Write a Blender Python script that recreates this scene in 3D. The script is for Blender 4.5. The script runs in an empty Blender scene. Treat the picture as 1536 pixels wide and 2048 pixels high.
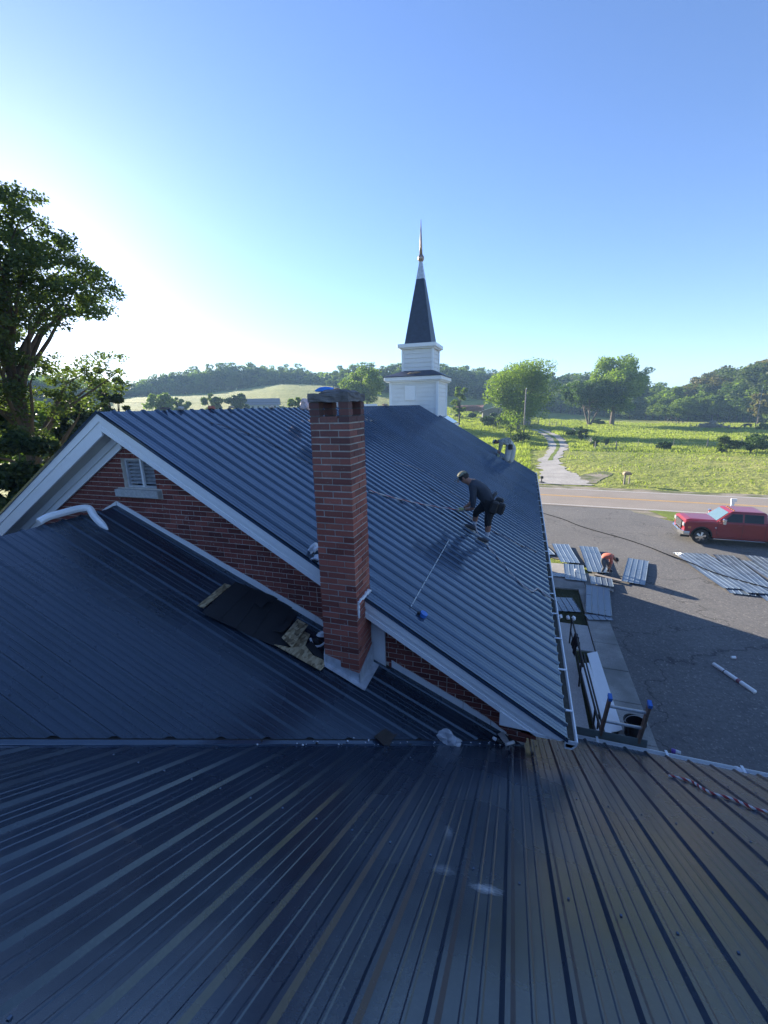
import bpy, bmesh, math, random
import numpy as np
from mathutils import Vector, Matrix
random.seed(7); NR = np.random.default_rng(11)
SC = bpy.context.scene; C = SC.collection
R = math.radians
# ------------------------------------------------------------------ camera, sky, sun, exposure
CAMZ = 8.0; HAZE = 0.0006
MR = np.array([[0.94758, 0.31843, -0.0233], [-0.0573, 0.2418, 0.96863], [-0.31, 0.9165, -0.2455]])
def _rot():
    y, p, r = R(18.60823559), R(14.21078319), R(-1.30306282)
    cy, sy, cp, sp, cr, sr = math.cos(y), math.sin(y), math.cos(p), math.sin(p), math.cos(r), math.sin(r)
    fwd = np.array([-sy*cp, cy*cp, -sp]); right = np.array([cy, sy, 0.0]); up = np.cross(right, fwd)
    return np.array([right*cr + up*sr, -right*sr + up*cr, fwd])
MR = _rot(); FPX = 832.78
cd = bpy.data.cameras.new('camera'); cam = bpy.data.objects.new('camera', cd); C.objects.link(cam)
cd.sensor_fit = 'HORIZONTAL'; cd.sensor_width = 36; cd.lens = FPX/1536*36; cd.clip_start = 0.05; cd.clip_end = 6000
cam.matrix_world = Matrix(((MR[0][0], MR[1][0], -MR[2][0], 0), (MR[0][1], MR[1][1], -MR[2][1], 0), (MR[0][2], MR[1][2], -MR[2][2], CAMZ), (0, 0, 0, 1)))
SC.camera = cam
SUN_AZ, SUN_EL = 57.0, 16.0            # degrees left of +Y, degrees up
W = bpy.data.worlds.new('World'); SC.world = W; W.use_nodes = True
nt = W.node_tree; bg = nt.nodes['Background']
sky = nt.nodes.new('ShaderNodeTexSky'); sky.sky_type = 'NISHITA'; sky.sun_disc = False
sky.sun_elevation = R(SUN_EL); sky.sun_rotation = R(-SUN_AZ); sky.altitude = 200; sky.air_density = 1.0; sky.dust_density = 0.2; sky.ozone_density = 2.5
wb = nt.nodes.new('ShaderNodeMix'); wb.data_type = 'RGBA'; wb.blend_type = 'MULTIPLY'; wb.inputs[0].default_value = 1; wb.inputs[7].default_value = (0.90, 0.965, 1.25, 1)   # cool white balance of the camera
nt.links.new(sky.outputs[0], wb.inputs[6]); nt.links.new(wb.outputs[2], bg.inputs[0]); bg.inputs[1].default_value = 0.062
sl = bpy.data.lights.new('sun', 'SUN'); sun = bpy.data.objects.new('sun', sl); C.objects.link(sun)
sl.energy = 5.0; sl.angle = R(0.55); sl.color = (1.0, 0.90, 0.76)
sd = Vector((-math.sin(R(SUN_AZ))*math.cos(R(SUN_EL)), math.cos(R(SUN_AZ))*math.cos(R(SUN_EL)), math.sin(R(SUN_EL))))
sun.rotation_euler = sd.to_track_quat('Z', 'Y').to_euler()
SC.view_settings.view_transform = 'Standard'; SC.view_settings.look = 'None'; SC.view_settings.gamma = 1; SC.view_settings.use_curve_mapping = False
SC.view_settings.exposure = 1.9
SC.render.engine = 'CYCLES'
SC.cycles.max_bounces = 6; SC.cycles.transparent_max_bounces = 8; SC.cycles.volume_bounces = 0

# ------------------------------------------------------------------ geometry of the place
def ray(px, py):
    return Vector(MR.T @ np.array([(px-768)/FPX, (1024-py)/FPX, 1.0]))
def on_z(px, py, z=0.0):
    r = ray(px, py); t = (z-CAMZ)/r.z; return Vector((r.x*t, r.y*t, z))
def on_y(px, py, y):
    r = ray(px, py); t = y/r.y; return Vector((r.x*t, y, CAMZ + r.z*t))
RISE_A = [-180, -60, -24, -13, -2.5, 7, 16, 31, 41, 48, 60, 90, 180]
RISE_H = [0, 0, 0, 0, 4, 13, 20, 24, 18, 17, 14, 8, 0]
def gz(x, y):
    d = math.hypot(x, y); a = math.degrees(math.atan2(-x, y))
    t = min(1, max(0, (d-75)/225)); s = t*t*(3-2*t)
    far = min(1, max(0, (d-300)/900))
    return float(np.interp(a, RISE_A, RISE_H))*s + 14*far*far
def on_ground(px, py):
    r = ray(px, py); h = math.hypot(r.x, r.y); lo = None
    d = 5.0
    while d < 1500:
        t = d/h
        if CAMZ + r.z*t < gz(r.x*t, r.y*t): break
        d *= 1.01
    t = d/h; return Vector((r.x*t, r.y*t, gz(r.x*t, r.y*t)))
def at_dist(px, d):
    r = ray(px, 810); h = math.hypot(r.x, r.y); x, y = r.x*d/h, r.y*d/h
    return Vector((x, y, gz(x, y)))
def z_at(px, py, d):
    r = ray(px, py); h = math.hypot(r.x, r.y); return CAMZ + r.z*d/h
ZR = 8.01; XR = -5.06; SR = 0.594; SL = 0.617
def z_main(x): return ZR - SR*(x-XR) if x >= XR else ZR - SL*(XR-x)
XA = -5.35; ZA = 6.72; SA = 0.45
def z_a(x): return ZA - SA*abs(x-XA)
ZB = 6.59; SB = 0.56
def z_b(y): return ZB - SB*y

# ------------------------------------------------------------------ object helpers
WINV = {}
def link(o, parent=None):
    C.objects.link(o)
    if parent is not None:
        o.parent = parent
        if parent.name in WINV: o.matrix_parent_inverse = WINV[parent.name]
    return o
def tag(o, label=None, cat=None, group=None, kind=None):
    if label: o['label'] = label
    if cat: o['category'] = cat
    if group: o['group'] = group
    if kind: o['kind'] = kind
    return o
def thing(name, label, cat, loc=(0, 0, 0), rz=0.0, group=None, world=False):
    o = bpy.data.objects.new(name, None); o.location = loc; o.rotation_euler = (0, 0, rz); o.empty_display_size = 0.3
    C.objects.link(o); tag(o, label, cat, group)
    if world: WINV[o.name] = Matrix.Translation(Vector(loc)).inverted()
    return o
class MB:
    def __init__(s): s.v = []; s.f = []; s.m = []
    def add(s, vs, fs, mi=0):
        b = len(s.v); s.v += [tuple(v) for v in vs]; s.f += [tuple(b+i for i in f) for f in fs]; s.m += [mi]*len(fs); return s
    def box(s, x0, x1, y0, y1, z0, z1, mi=0, M=None):
        vs = [Vector((x, y, z)) for z in (z0, z1) for y in (y0, y1) for x in (x0, x1)]
        if M is not None: vs = [M @ v for v in vs]
        return s.add(vs, [(0, 2, 3, 1), (4, 5, 7, 6), (0, 1, 5, 4), (2, 6, 7, 3), (0, 4, 6, 2), (1, 3, 7, 5)], mi)
    def prism(s, pts, off, mi=0):
        pts = [Vector(p) for p in pts]; off = Vector(off); n = len(pts)
        nrm = Vector((0, 0, 0))
        for i in range(n): nrm += (pts[i]-pts[0]).cross(pts[(i+1) % n]-pts[0])
        if nrm.dot(off) > 0: pts = pts[::-1]
        vs = pts + [p+off for p in pts]
        fs = [tuple(range(n)), tuple(range(2*n-1, n-1, -1))] + [(i, i+n, (i+1) % n+n, (i+1) % n) for i in range(n)]
        return s.add(vs, fs, mi)
    def tube(s, path, rad, n=8, mi=0, cap=True):
        path = [Vector(p) for p in path]; k = len(path)
        if not hasattr(rad, '__len__'): rad = [rad]*k
        vs = []; prev = None
        for i, p in enumerate(path):
            t = (path[min(i+1, k-1)] - path[max(i-1, 0)])
            if t.length < 1e-9: t = Vector((0, 0, 1))
            t.normalize()
            if prev is None:
                a = Vector((0, 0, 1)) if abs(t.z) < .9 else Vector((1, 0, 0)); u = t.cross(a).normalized()
            else: u = (prev - t*prev.dot(t)).normalized()
            w = t.cross(u); prev = u
            vs += [p + (u*math.cos(2*math.pi*j/n) + w*math.sin(2*math.pi*j/n))*rad[i] for j in range(n)]
        fs = [(i*n+j, i*n+(j+1) % n, (i+1)*n+(j+1) % n, (i+1)*n+j) for i in range(k-1) for j in range(n)]
        if cap: fs += [tuple(range(n-1, -1, -1)), tuple((k-1)*n+j for j in range(n))]
        return s.add(vs, fs, mi)
    def lathe(s, prof, c=(0, 0, 0), n=16, mi=0):
        c = Vector(c); vs = [c+Vector((r*math.cos(2*math.pi*j/n), r*math.sin(2*math.pi*j/n), z)) for r, z in prof for j in range(n)]
        k = len(prof); fs = [(i*n+j, i*n+(j+1) % n, (i+1)*n+(j+1) % n, (i+1)*n+j) for i in range(k-1) for j in range(n)]
        fs += [tuple(range(n-1, -1, -1)), tuple((k-1)*n+j for j in range(n))]
        return s.add(vs, fs, mi)
    def mesh(s, name, mats, smooth=False):
        me = bpy.data.meshes.new(name); me.from_pydata(s.v, [], s.f)
        mats = mats if isinstance(mats, (list, tuple)) else [mats]
        for m in mats: me.materials.append(m)
        me.polygons.foreach_set('material_index', s.m)
        if smooth: me.polygons.foreach_set('use_smooth', [True]*len(s.f))
        me.update(); return me
    def obj(s, name, mats, parent=None, smooth=False, bevel=0):
        me = s.mesh(name, mats, smooth)
        if bevel:
            bm = bmesh.new(); bm.from_mesh(me); bmesh.ops.bevel(bm, geom=bm.edges[:], offset=bevel, segments=1, affect='EDGES'); bm.to_mesh(me); bm.free()
        return link(bpy.data.objects.new(name, me), parent)
def inst(name, me, parent, loc=(0, 0, 0), rot=(0, 0, 0), scale=(1, 1, 1)):
    o = bpy.data.objects.new(name, me); o.location = loc; o.rotation_euler = rot; o.scale = scale
    return link(o, parent)
def copy_tree(o, parent=None):
    c = o.copy(); C.objects.link(c)
    if parent is not None: c.parent = parent
    for ch in [x for x in C.objects if x.parent == o]: copy_tree(ch, c)
    return c

# ------------------------------------------------------------------ materials
def mat(name):
    m = bpy.data.materials.new(name); m.use_nodes = True; nt = m.node_tree
    return m, nt, nt.nodes['Principled BSDF']
def N(nt, t, **k):
    n = nt.nodes.new(t)
    for a, b in k.items():
        if a in n.inputs.keys(): n.inputs[a].default_value = b
        else: setattr(n, a, b)
    return n
def noise(nt, scale, detail=4, rough=.6, vec=None, coord='Object', stretch=None):
    tc = N(nt, 'ShaderNodeTexCoord'); src = tc.outputs[coord]
    if stretch:
        mp = N(nt, 'ShaderNodeMapping'); mp.inputs['Scale'].default_value = stretch; nt.links.new(src, mp.inputs[0]); src = mp.outputs[0]
    n = N(nt, 'ShaderNodeTexNoise'); n.inputs['Scale'].default_value = scale; n.inputs['Detail'].default_value = detail; n.inputs['Roughness'].default_value = rough
    nt.links.new(src, n.inputs['Vector']); return n.outputs['Fac']
def ramp(nt, fac, stops):
    r = N(nt, 'ShaderNodeValToRGB'); e = r.color_ramp.elements
    while len(e) < len(stops): e.new(.5)
    for i, (p, c) in enumerate(stops): e[i].position = p; e[i].color = (*c, 1)
    nt.links.new(fac, r.inputs[0]); return r.outputs[0]
def mixc(nt, fac, a, b, mode='MIX'):
    m = N(nt, 'ShaderNodeMix'); m.data_type = 'RGBA'; m.blend_type = mode
    for s, v in ((m.inputs[0], fac), (m.inputs[6], a), (m.inputs[7], b)):
        if hasattr(v, 'links'): nt.links.new(v, s)
        else: s.default_value = v if not isinstance(v, tuple) else (*v, 1)
    return m.outputs[2]
def math_(nt, op, a, b=0.0, clamp=False):
    m = N(nt, 'ShaderNodeMath'); m.operation = op; m.use_clamp = clamp
    for s, v in ((m.inputs[0], a), (m.inputs[1], b)):
        if hasattr(v, 'links'): nt.links.new(v, s)
        else: s.default_value = v
    return m.outputs[0]
def bump(nt, p, h, strength=.3, dist=.02):
    b = N(nt, 'ShaderNodeBump'); b.inputs['Strength'].default_value = strength; b.inputs['Distance'].default_value = dist
    nt.links.new(h, b.inputs['Height']); nt.links.new(b.outputs[0], p.inputs['Normal'])
def simple(name, col, rough=.6, var=.25, scale=8, metal=0, spec=.5, b=.15, coord='Object', rnd=0):
    m, nt, p = mat(name)
    n = noise(nt, scale, 5, .65, coord=coord)
    lo = tuple(c*(1-var) for c in col); hi = tuple(min(1, c*(1+var)) for c in col)
    c = ramp(nt, n, [(.25, lo), (.75, hi)])
    if rnd:
        oi = N(nt, 'ShaderNodeObjectInfo')
        k = N(nt, 'ShaderNodeMapRange'); k.inputs[3].default_value = 1-rnd; k.inputs[4].default_value = 1+rnd; nt.links.new(oi.outputs['Random'], k.inputs[0])
        c = mixc(nt, 1.0, c, k.outputs[0], 'MULTIPLY')
    nt.links.new(c, p.inputs['Base Color']); p.inputs['Roughness'].default_value = rough; p.inputs['Metallic'].default_value = metal
    p.inputs['Specular IOR Level'].default_value = spec
    if b: bump(nt, p, noise(nt, scale*6, 3, .6, coord=coord), b, .01)
    return m
def metal_roof_mat(name, base, rough, smudge=False, dust=.25, rnd=.12, metal=.0, coat=.0, ior=1.5):
    m, nt, p = mat(name)
    geo = N(nt, 'ShaderNodeNewGeometry')
    n1 = N(nt, 'ShaderNodeTexNoise'); n1.inputs['Scale'].default_value = 1.3; n1.inputs['Detail'].default_value = 6; nt.links.new(geo.outputs['Position'], n1.inputs['Vector'])
    n2 = N(nt, 'ShaderNodeTexNoise'); n2.inputs['Scale'].default_value = 60; n2.inputs['Detail'].default_value = 3; nt.links.new(geo.outputs['Position'], n2.inputs['Vector'])
    c = ramp(nt, n1.outputs['Fac'], [(.3, tuple(v*.8 for v in base)), (.75, tuple(v*1.25 for v in base))])
    d = math_(nt, 'MULTIPLY', ramp(nt, n2.outputs['Fac'], [(.5, (0, 0, 0)), (.85, (1, 1, 1))]), dust)
    c = mixc(nt, d, c, (.16, .17, .18))
    oi = N(nt, 'ShaderNodeObjectInfo'); k = N(nt, 'ShaderNodeMapRange'); k.inputs[3].default_value = 1-rnd; k.inputs[4].default_value = 1+rnd
    nt.links.new(oi.outputs['Random'], k.inputs[0]); c = mixc(nt, 1.0, c, k.outputs[0], 'MULTIPLY')
    if smudge:   # chalky scuffs left where sheets were handled
        tot = None
        for (x, y, rx, ry, a) in ((-.05, 1.58, .085, .04, .75), (-.27, 1.62, .07, .045, .3), (-.3, 1.98, .03, .09, .3), (-.65, 3.7, .12, .07, .12)):
            mp = N(nt, 'ShaderNodeMapping'); mp.vector_type = 'TEXTURE'; mp.inputs['Location'].default_value = (x, y, 0); mp.inputs['Scale'].default_value = (rx, ry, 100)
            mp.inputs['Rotation'].default_value = (0, 0, .2)
            nt.links.new(geo.outputs['Position'], mp.inputs[0])
            ln = N(nt, 'ShaderNodeVectorMath'); ln.operation = 'LENGTH'; nt.links.new(mp.outputs[0], ln.inputs[0])
            st = N(nt, 'ShaderNodeTexNoise'); st.inputs['Scale'].default_value = 1.0; st.inputs['Detail'].default_value = 6; st.inputs['Roughness'].default_value = .8
            sm = N(nt, 'ShaderNodeMapping'); sm.inputs['Scale'].default_value = (25, 120, 20); sm.inputs['Rotation'].default_value = (0, 0, -.35); nt.links.new(geo.outputs['Position'], sm.inputs[0]); nt.links.new(sm.outputs[0], st.inputs['Vector'])
            f = math_(nt, 'ADD', ln.outputs['Value'], math_(nt, 'MULTIPLY', math_(nt, 'SUBTRACT', st.outputs['Fac'], .5), 2.2))
            f = math_(nt, 'MULTIPLY', math_(nt, 'SUBTRACT', 1.0, f, True), a)
            tot = f if tot is None else math_(nt, 'ADD', tot, f, True)
        c = mixc(nt, tot, c, (.5, .52, .55))
    nt.links.new(c, p.inputs['Base Color'])
    r = ramp(nt, n1.outputs['Fac'], [(.3, (rough*.8,)*3), (.8, (rough*1.3,)*3)])
    nt.links.new(r, p.inputs['Roughness']); p.inputs['Specular IOR Level'].default_value = .5; p.inputs['Specular Tint'].default_value = (.74, .9, 1, 1); p.inputs['IOR'].default_value = ior; p.inputs['Metallic'].default_value = metal; p.inputs['Coat Weight'].default_value = coat; p.inputs['Coat Roughness'].default_value = .12; p.inputs['Coat IOR'].default_value = ior
    wv = N(nt, 'ShaderNodeTexNoise'); wv.inputs['Scale'].default_value = 2.2; wv.inputs['Detail'].default_value = 2; nt.links.new(geo.outputs['Position'], wv.inputs['Vector'])
    b = N(nt, 'ShaderNodeBump'); b.inputs['Strength'].default_value = .35; b.inputs['Distance'].default_value = .012; nt.links.new(wv.outputs['Fac'], b.inputs['Height'])
    b2 = N(nt, 'ShaderNodeBump'); b2.inputs['Strength'].default_value = .05 if dust > .1 else .0; b2.inputs['Distance'].default_value = .002; nt.links.new(n2.outputs['Fac'], b2.inputs['Height']); nt.links.new(b.outputs[0], b2.inputs['Normal'])
    nt.links.new(b2.outputs[0], p.inputs['Normal'])
    return m
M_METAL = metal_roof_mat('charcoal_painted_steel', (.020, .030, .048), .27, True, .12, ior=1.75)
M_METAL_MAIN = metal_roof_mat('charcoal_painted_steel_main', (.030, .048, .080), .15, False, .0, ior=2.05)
M_SHEET = metal_roof_mat('charcoal_steel_loose', (.10, .13, .17), .3, False, .05, ior=1.9)
M_DECK = simple('roof_deck_dark', (.03, .03, .033), .8)
def brick_mat(name, a, b, soot=False):
    m, nt, p = mat(name)
    oi = N(nt, 'ShaderNodeObjectInfo'); c = ramp(nt, oi.outputs['Random'], [(0, a), (.3, b), (.5, tuple(x*1.25 for x in a)), (.7, tuple(x*.8 for x in b)), (.85, (a[0]*1.2, a[1]*1.35, a[2]*1.3)), (1, tuple(x*.7 for x in b))])
    n = noise(nt, 14, 6, .7); c = mixc(nt, .5, c, ramp(nt, n, [(.3, (.35, .35, .35)), (.7, (1, 1, 1))]), 'MULTIPLY')
    geo = N(nt, 'ShaderNodeNewGeometry')
    ch = N(nt, 'ShaderNodeTexNoise'); ch.inputs['Scale'].default_value = 30; ch.inputs['Detail'].default_value = 5; nt.links.new(geo.outputs['Position'], ch.inputs['Vector'])
    c = mixc(nt, ramp(nt, ch.outputs['Fac'], [(.64, (0, 0, 0)), (.70, (.55, .55, .55))]), c, (.42, .38, .34))
    if soot:
        sp = N(nt, 'ShaderNodeSeparateXYZ'); nt.links.new(geo.outputs['Position'], sp.inputs[0])
        g = N(nt, 'ShaderNodeMapRange'); g.inputs[1].default_value = 6.9; g.inputs[2].default_value = 8.1; g.inputs[3].default_value = 0; g.inputs[4].default_value = .75; nt.links.new(sp.outputs[2], g.inputs[0])
        c = mixc(nt, math_(nt, 'MULTIPLY', g.outputs[0], ramp(nt, ch.outputs['Fac'], [(.2, (.5, .5, .5)), (.6, (1, 1, 1))])), c, (.07, .07, .075))
    nt.links.new(c, p.inputs['Base Color']); p.inputs['Roughness'].default_value = .9
    bump(nt, p, noise(nt, 90, 4, .7), .5, .004); return m
M_BRICK = brick_mat('wall_brick_red', (.30, .085, .062), (.19, .052, .042))
M_CBRICK = brick_mat('chimney_brick_red', (.42, .125, .085), (.27, .075, .055), True)
M_MORTAR = simple('mortar_pale', (.62, .57, .50), .95, .2, 20, b=.4)
M_CMORTAR = simple('mortar_grey', (.42, .39, .35), .95, .35, 12, b=.5)
def brickwall(name):
    m, nt, p = mat(name); tc = N(nt, 'ShaderNodeTexCoord'); sp = N(nt, 'ShaderNodeSeparateXYZ'); nt.links.new(tc.outputs['Object'], sp.inputs[0])
    cb = N(nt, 'ShaderNodeCombineXYZ'); nt.links.new(math_(nt, 'ADD', sp.outputs[0], sp.outputs[1]), cb.inputs[0]); nt.links.new(sp.outputs[2], cb.inputs[1])
    bt = N(nt, 'ShaderNodeTexBrick'); bt.inputs['Scale'].default_value = 1; bt.inputs['Brick Width'].default_value = .203; bt.inputs['Row Height'].default_value = .0667; bt.inputs['Mortar Size'].default_value = .005
    bt.inputs['Color1'].default_value = (.17, .045, .035, 1); bt.inputs['Color2'].default_value = (.11, .03, .028, 1); bt.inputs['Mortar'].default_value = (.42, .38, .33, 1)
    nt.links.new(cb.outputs[0], bt.inputs['Vector']); nt.links.new(bt.outputs['Color'], p.inputs['Base Color']); p.inputs['Roughness'].default_value = .9
    bump(nt, p, bt.outputs['Fac'], -.4, .01); return m
M_BWALL = brickwall('brick_wall_far')
def white_paint(name, col=(.84, .85, .85), dirt=.2, rough=.45):
    m, nt, p = mat(name); n = noise(nt, 3, 8, .75); n2 = noise(nt, 1, 6, .7, stretch=(30, 30, 2.0))
    c = mixc(nt, ramp(nt, n, [(.5, (0, 0, 0)), (.85, (dirt,)*3)]), col, (.38, .37, .33))
    c = mixc(nt, ramp(nt, n2, [(.55, (0, 0, 0)), (.9, (dirt*.8,)*3)]), c, (.3, .3, .28))
    nt.links.new(c, p.inputs['Base Color']); p.inputs['Roughness'].default_value = rough; bump(nt, p, n, .1, .01); return m
M_WHITE = white_paint('white_trim'); M_WHITE2 = white_paint('white_siding', (.76, .76, .74), .3, .6)
M_SOFFIT = white_paint('soffit_vinyl', (.58, .56, .5), .3, .6)
M_FLASH = simple('galvanised_flashing', (.55, .57, .6), .42, .3, 9, metal=.35, b=.2)
M_SEAL = simple('white_sealant', (.75, .76, .78), .6, .15, 30, b=.5)
M_GUT = white_paint('gutter_white', (.74, .77, .78), .3, .35)
M_GUTIN = simple('gutter_grime', (.07, .065, .05), .9, .5, 20)
M_CONC = None
def ground_mat(name, stops, s1, s2=None, rough=.95, bs=.5, bd=.03, tint=None, bscale=None):
    m, nt, p = mat(name); geo = N(nt, 'ShaderNodeNewGeometry')
    def nz(sc, det=6, ro=.65):
        n = N(nt, 'ShaderNodeTexNoise'); n.inputs['Scale'].default_value = sc; n.inputs['Detail'].default_value = det; n.inputs['Roughness'].default_value = ro
        nt.links.new(geo.outputs['Position'], n.inputs['Vector']); return n.outputs['Fac']
    c = ramp(nt, nz(s1), stops)
    if s2:
        f = nz(s2, 4, .7); c = mixc(nt, .6, c, ramp(nt, f, [(.25, (.45, .45, .45)), (.75, (1.25, 1.25, 1.25))]), 'MULTIPLY')
    if tint:
        c = mixc(nt, ramp(nt, nz(tint[0], 3, .5), [(.42, (0, 0, 0)), (.62, (1, 1, 1))]), c, tint[1])
    nt.links.new(c, p.inputs['Base Color']); p.inputs['Roughness'].default_value = rough; p.inputs['Specular IOR Level'].default_value = .2
    if bs: bump(nt, p, nz(bscale or (s2 or s1)), bs, bd)
    return m, nt, p, c, nz
M_ASPH, nta, pa, ca, nza = ground_mat('old_asphalt', [(.3, (.13, .128, .125)), (.55, (.18, .174, .165)), (.75, (.23, .22, .20))], .35, 18, bs=.55, bd=.02)
vr = N(nta, 'ShaderNodeTexVoronoi'); vr.feature = 'DISTANCE_TO_EDGE'; vr.inputs['Scale'].default_value = .16
gpos = N(nta, 'ShaderNodeNewGeometry'); wn = N(nta, 'ShaderNodeTexNoise'); wn.inputs['Scale'].default_value = .9; wn.inputs['Detail'].default_value = 5
nta.links.new(gpos.outputs['Position'], wn.inputs['Vector']); va = N(nta, 'ShaderNodeVectorMath'); va.operation = 'MULTIPLY_ADD'; va.inputs[1].default_value = (2.5, 2.5, 0)
nta.links.new(wn.outputs['Color'], va.inputs[0]); nta.links.new(gpos.outputs['Position'], va.inputs[2]); nta.links.new(va.outputs[0], vr.inputs['Vector'])
ck = ramp(nta, vr.outputs['Distance'], [(.0, (1, 1, 1)), (.006, (0, 0, 0))])
c2 = mixc(nta, math_(nta, 'MULTIPLY', ck, .7), ca, (.04, .04, .038))
spk = ramp(nta, nza(14, 3, .7), [(.58, (0, 0, 0)), (.68, (.75, .75, .75))]); c2 = mixc(nta, spk, c2, (.38, .345, .30)); c2 = mixc(nta, ramp(nta, nza(.7, 6, .75), [(.5, (0, 0, 0)), (.7, (.6, .6, .6))]), c2, (.085, .085, .088)); c2 = mixc(nta, ramp(nta, nza(9, 3, .7), [(.55, (0, 0, 0)), (.65, (.5, .5, .5))]), c2, (.07, .068, .065))
nta.links.new(c2, pa.inputs['Base Color'])
M_ROAD = ground_mat('road_asphalt', [(.3, (.27, .235, .20)), (.7, (.34, .295, .25))], .25, 25, bs=.3, bd=.01)[0]
M_SHOULDER = ground_mat('road_shoulder_gravel', [(.3, (.26, .22, .17)), (.7, (.38, .33, .26))], .8, 9, bs=.6, bd=.04, tint=(.5, (.10, .12, .045)))[0]
M_GRAVEL = ground_mat('driveway_gravel', [(.3, (.33, .31, .28)), (.7, (.5, .47, .42))], .5, 7, bs=.7, bd=.05)[0]
M_CONC, ntc, pc, cc, nzc = ground_mat('weathered_concrete', [(.3, (.30, .29, .27)), (.7, (.48, .46, .42))], 1.1, 30, bs=.3, bd=.01, tint=(.7, (.22, .22, .2)))
M_RAMP = ground_mat('pale_concrete', [(.3, (.46, .45, .43)), (.7, (.55, .54, .51))], .9, 30, bs=.15, bd=.01)[0]
M_DIRT = ground_mat('mossy_soil', [(.3, (.035, .04, .018)), (.7, (.075, .075, .035))], 3, 25, bs=.8, bd=.04)[0]
M_LAWN = ground_mat('lawn_grass', [(.3, (.13, .18, .035)), (.7, (.24, .30, .06))], 1.2, 20, bs=1, bd=.1)[0]
# pasture: patches of yellow-green, green and dry grass, long streaky relief
M_FIELD, ntf, pf, cf, nzf = ground_mat('pasture_grass', [(.28, (.16, .20, .04)), (.5, (.28, .31, .07)), (.72, (.40, .38, .11))], .05, .9, bs=1.0, bd=.9, bscale=.5)
fc = mixc(ntf, ramp(ntf, nzf(.018, 3, .5), [(.5, (0, 0, 0)), (.7, (.7, .7, .7))]), cf, (.27, .28, .10))
fc = mixc(ntf, .5, fc, ramp(ntf, nzf(6, 4, .8), [(.3, (.4, .4, .4)), (.7, (1.3, 1.3, 1.3))]), 'MULTIPLY')
ntf.links.new(fc, pf.inputs['Base Color'])
def leaf_mat(name, dark, light, trans=.35, tcol=None, pos_scale=.35, hue=.0):
    m = bpy.data.materials.new(name); m.use_nodes = True; nt = m.node_tree; nt.nodes.clear()
    out = N(nt, 'ShaderNodeOutputMaterial'); geo = N(nt, 'ShaderNodeNewGeometry')
    n = N(nt, 'ShaderNodeTexNoise'); n.inputs['Scale'].default_value = pos_scale; n.inputs['Detail'].default_value = 3; nt.links.new(geo.outputs['Position'], n.inputs['Vector'])
    f = math_(nt, 'ADD', math_(nt, 'MULTIPLY', n.outputs['Fac'], .7), math_(nt, 'MULTIPLY', geo.outputs['Random Per Island'], .35))
    c = ramp(nt, f, [(.3, dark), (.75, light)])
    oi = N(nt, 'ShaderNodeObjectInfo'); k = N(nt, 'ShaderNodeMapRange'); k.inputs[3].default_value = .75; k.inputs[4].default_value = 1.25
    nt.links.new(oi.outputs['Random'], k.inputs[0]); c = mixc(nt, 1.0, c, k.outputs[0], 'MULTIPLY')
    d = N(nt, 'ShaderNodeBsdfPrincipled'); d.inputs['Roughness'].default_value = .6; d.inputs['Specular IOR Level'].default_value = .25; nt.links.new(c, d.inputs['Base Color'])
    t = N(nt, 'ShaderNodeBsdfTranslucent'); tc = mixc(nt, 1.0, c, tcol or (1.3, 1.5, .5), 'MULTIPLY'); nt.links.new(tc, t.inputs['Color'])
    mx = N(nt, 'ShaderNodeMixShader'); mx.inputs[0].default_value = trans
    nt.links.new(d.outputs[0], mx.inputs[1]); nt.links.new(t.outputs[0], mx.inputs[2]); nt.links.new(mx.outputs[0], out.inputs[0]); return m
L_OAK = leaf_mat('oak_leaves', (.045, .065, .028), (.10, .13, .05), .42)
L_BRIGHT = leaf_mat('bright_leaves', (.085, .13, .022), (.20, .26, .05), .5)
L_DARK = leaf_mat('dark_leaves', (.032, .06, .022), (.075, .12, .038), .35)
L_WOOD = leaf_mat('wood_leaves', (.06, .095, .028), (.17, .22, .055), .45, pos_scale=.12)
L_DRY = leaf_mat('brownish_leaves', (.08, .07, .035), (.18, .15, .07), .4)
L_GRASS = leaf_mat('grass_blades', (.17, .21, .05), (.34, .36, .11), .42, pos_scale=.1)
M_BARK = simple('bark', (.10, .08, .062), .95, .4, 3, b=.8)
M_OLDWOOD = simple('grey_weathered_wood', (.26, .23, .2), .9, .35, 3, b=.4)
M_BLACK = simple('black_rubber', (.015, .015, .017), .6, .2)
M_FELT = simple('black_roofing_felt', (.018, .019, .022), .75, .3, 5, b=.3)
M_OSB = None
m, nto, po = mat('osb_board'); vo = N(nto, 'ShaderNodeTexVoronoi'); vo.inputs['Scale'].default_value = 45
tco = N(nto, 'ShaderNodeTexCoord'); mpo = N(nto, 'ShaderNodeMapping'); mpo.inputs['Scale'].default_value = (1, .4, 1); mpo.inputs['Rotation'].default_value = (0, 0, .6); nto.links.new(tco.outputs['Object'], mpo.inputs[0]); nto.links.new(mpo.outputs[0], vo.inputs['Vector'])
bwo = N(nto, 'ShaderNodeRGBToBW'); nto.links.new(vo.outputs['Color'], bwo.inputs[0])
nto.links.new(ramp(nto, bwo.outputs[0], [(.2, (.14, .10, .055)), (.5, (.30, .22, .12)), (.85, (.5, .40, .25))]), po.inputs['Base Color']); po.inputs['Roughness'].default_value = .85; M_OSB = m
M_CLEAR = None

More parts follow.
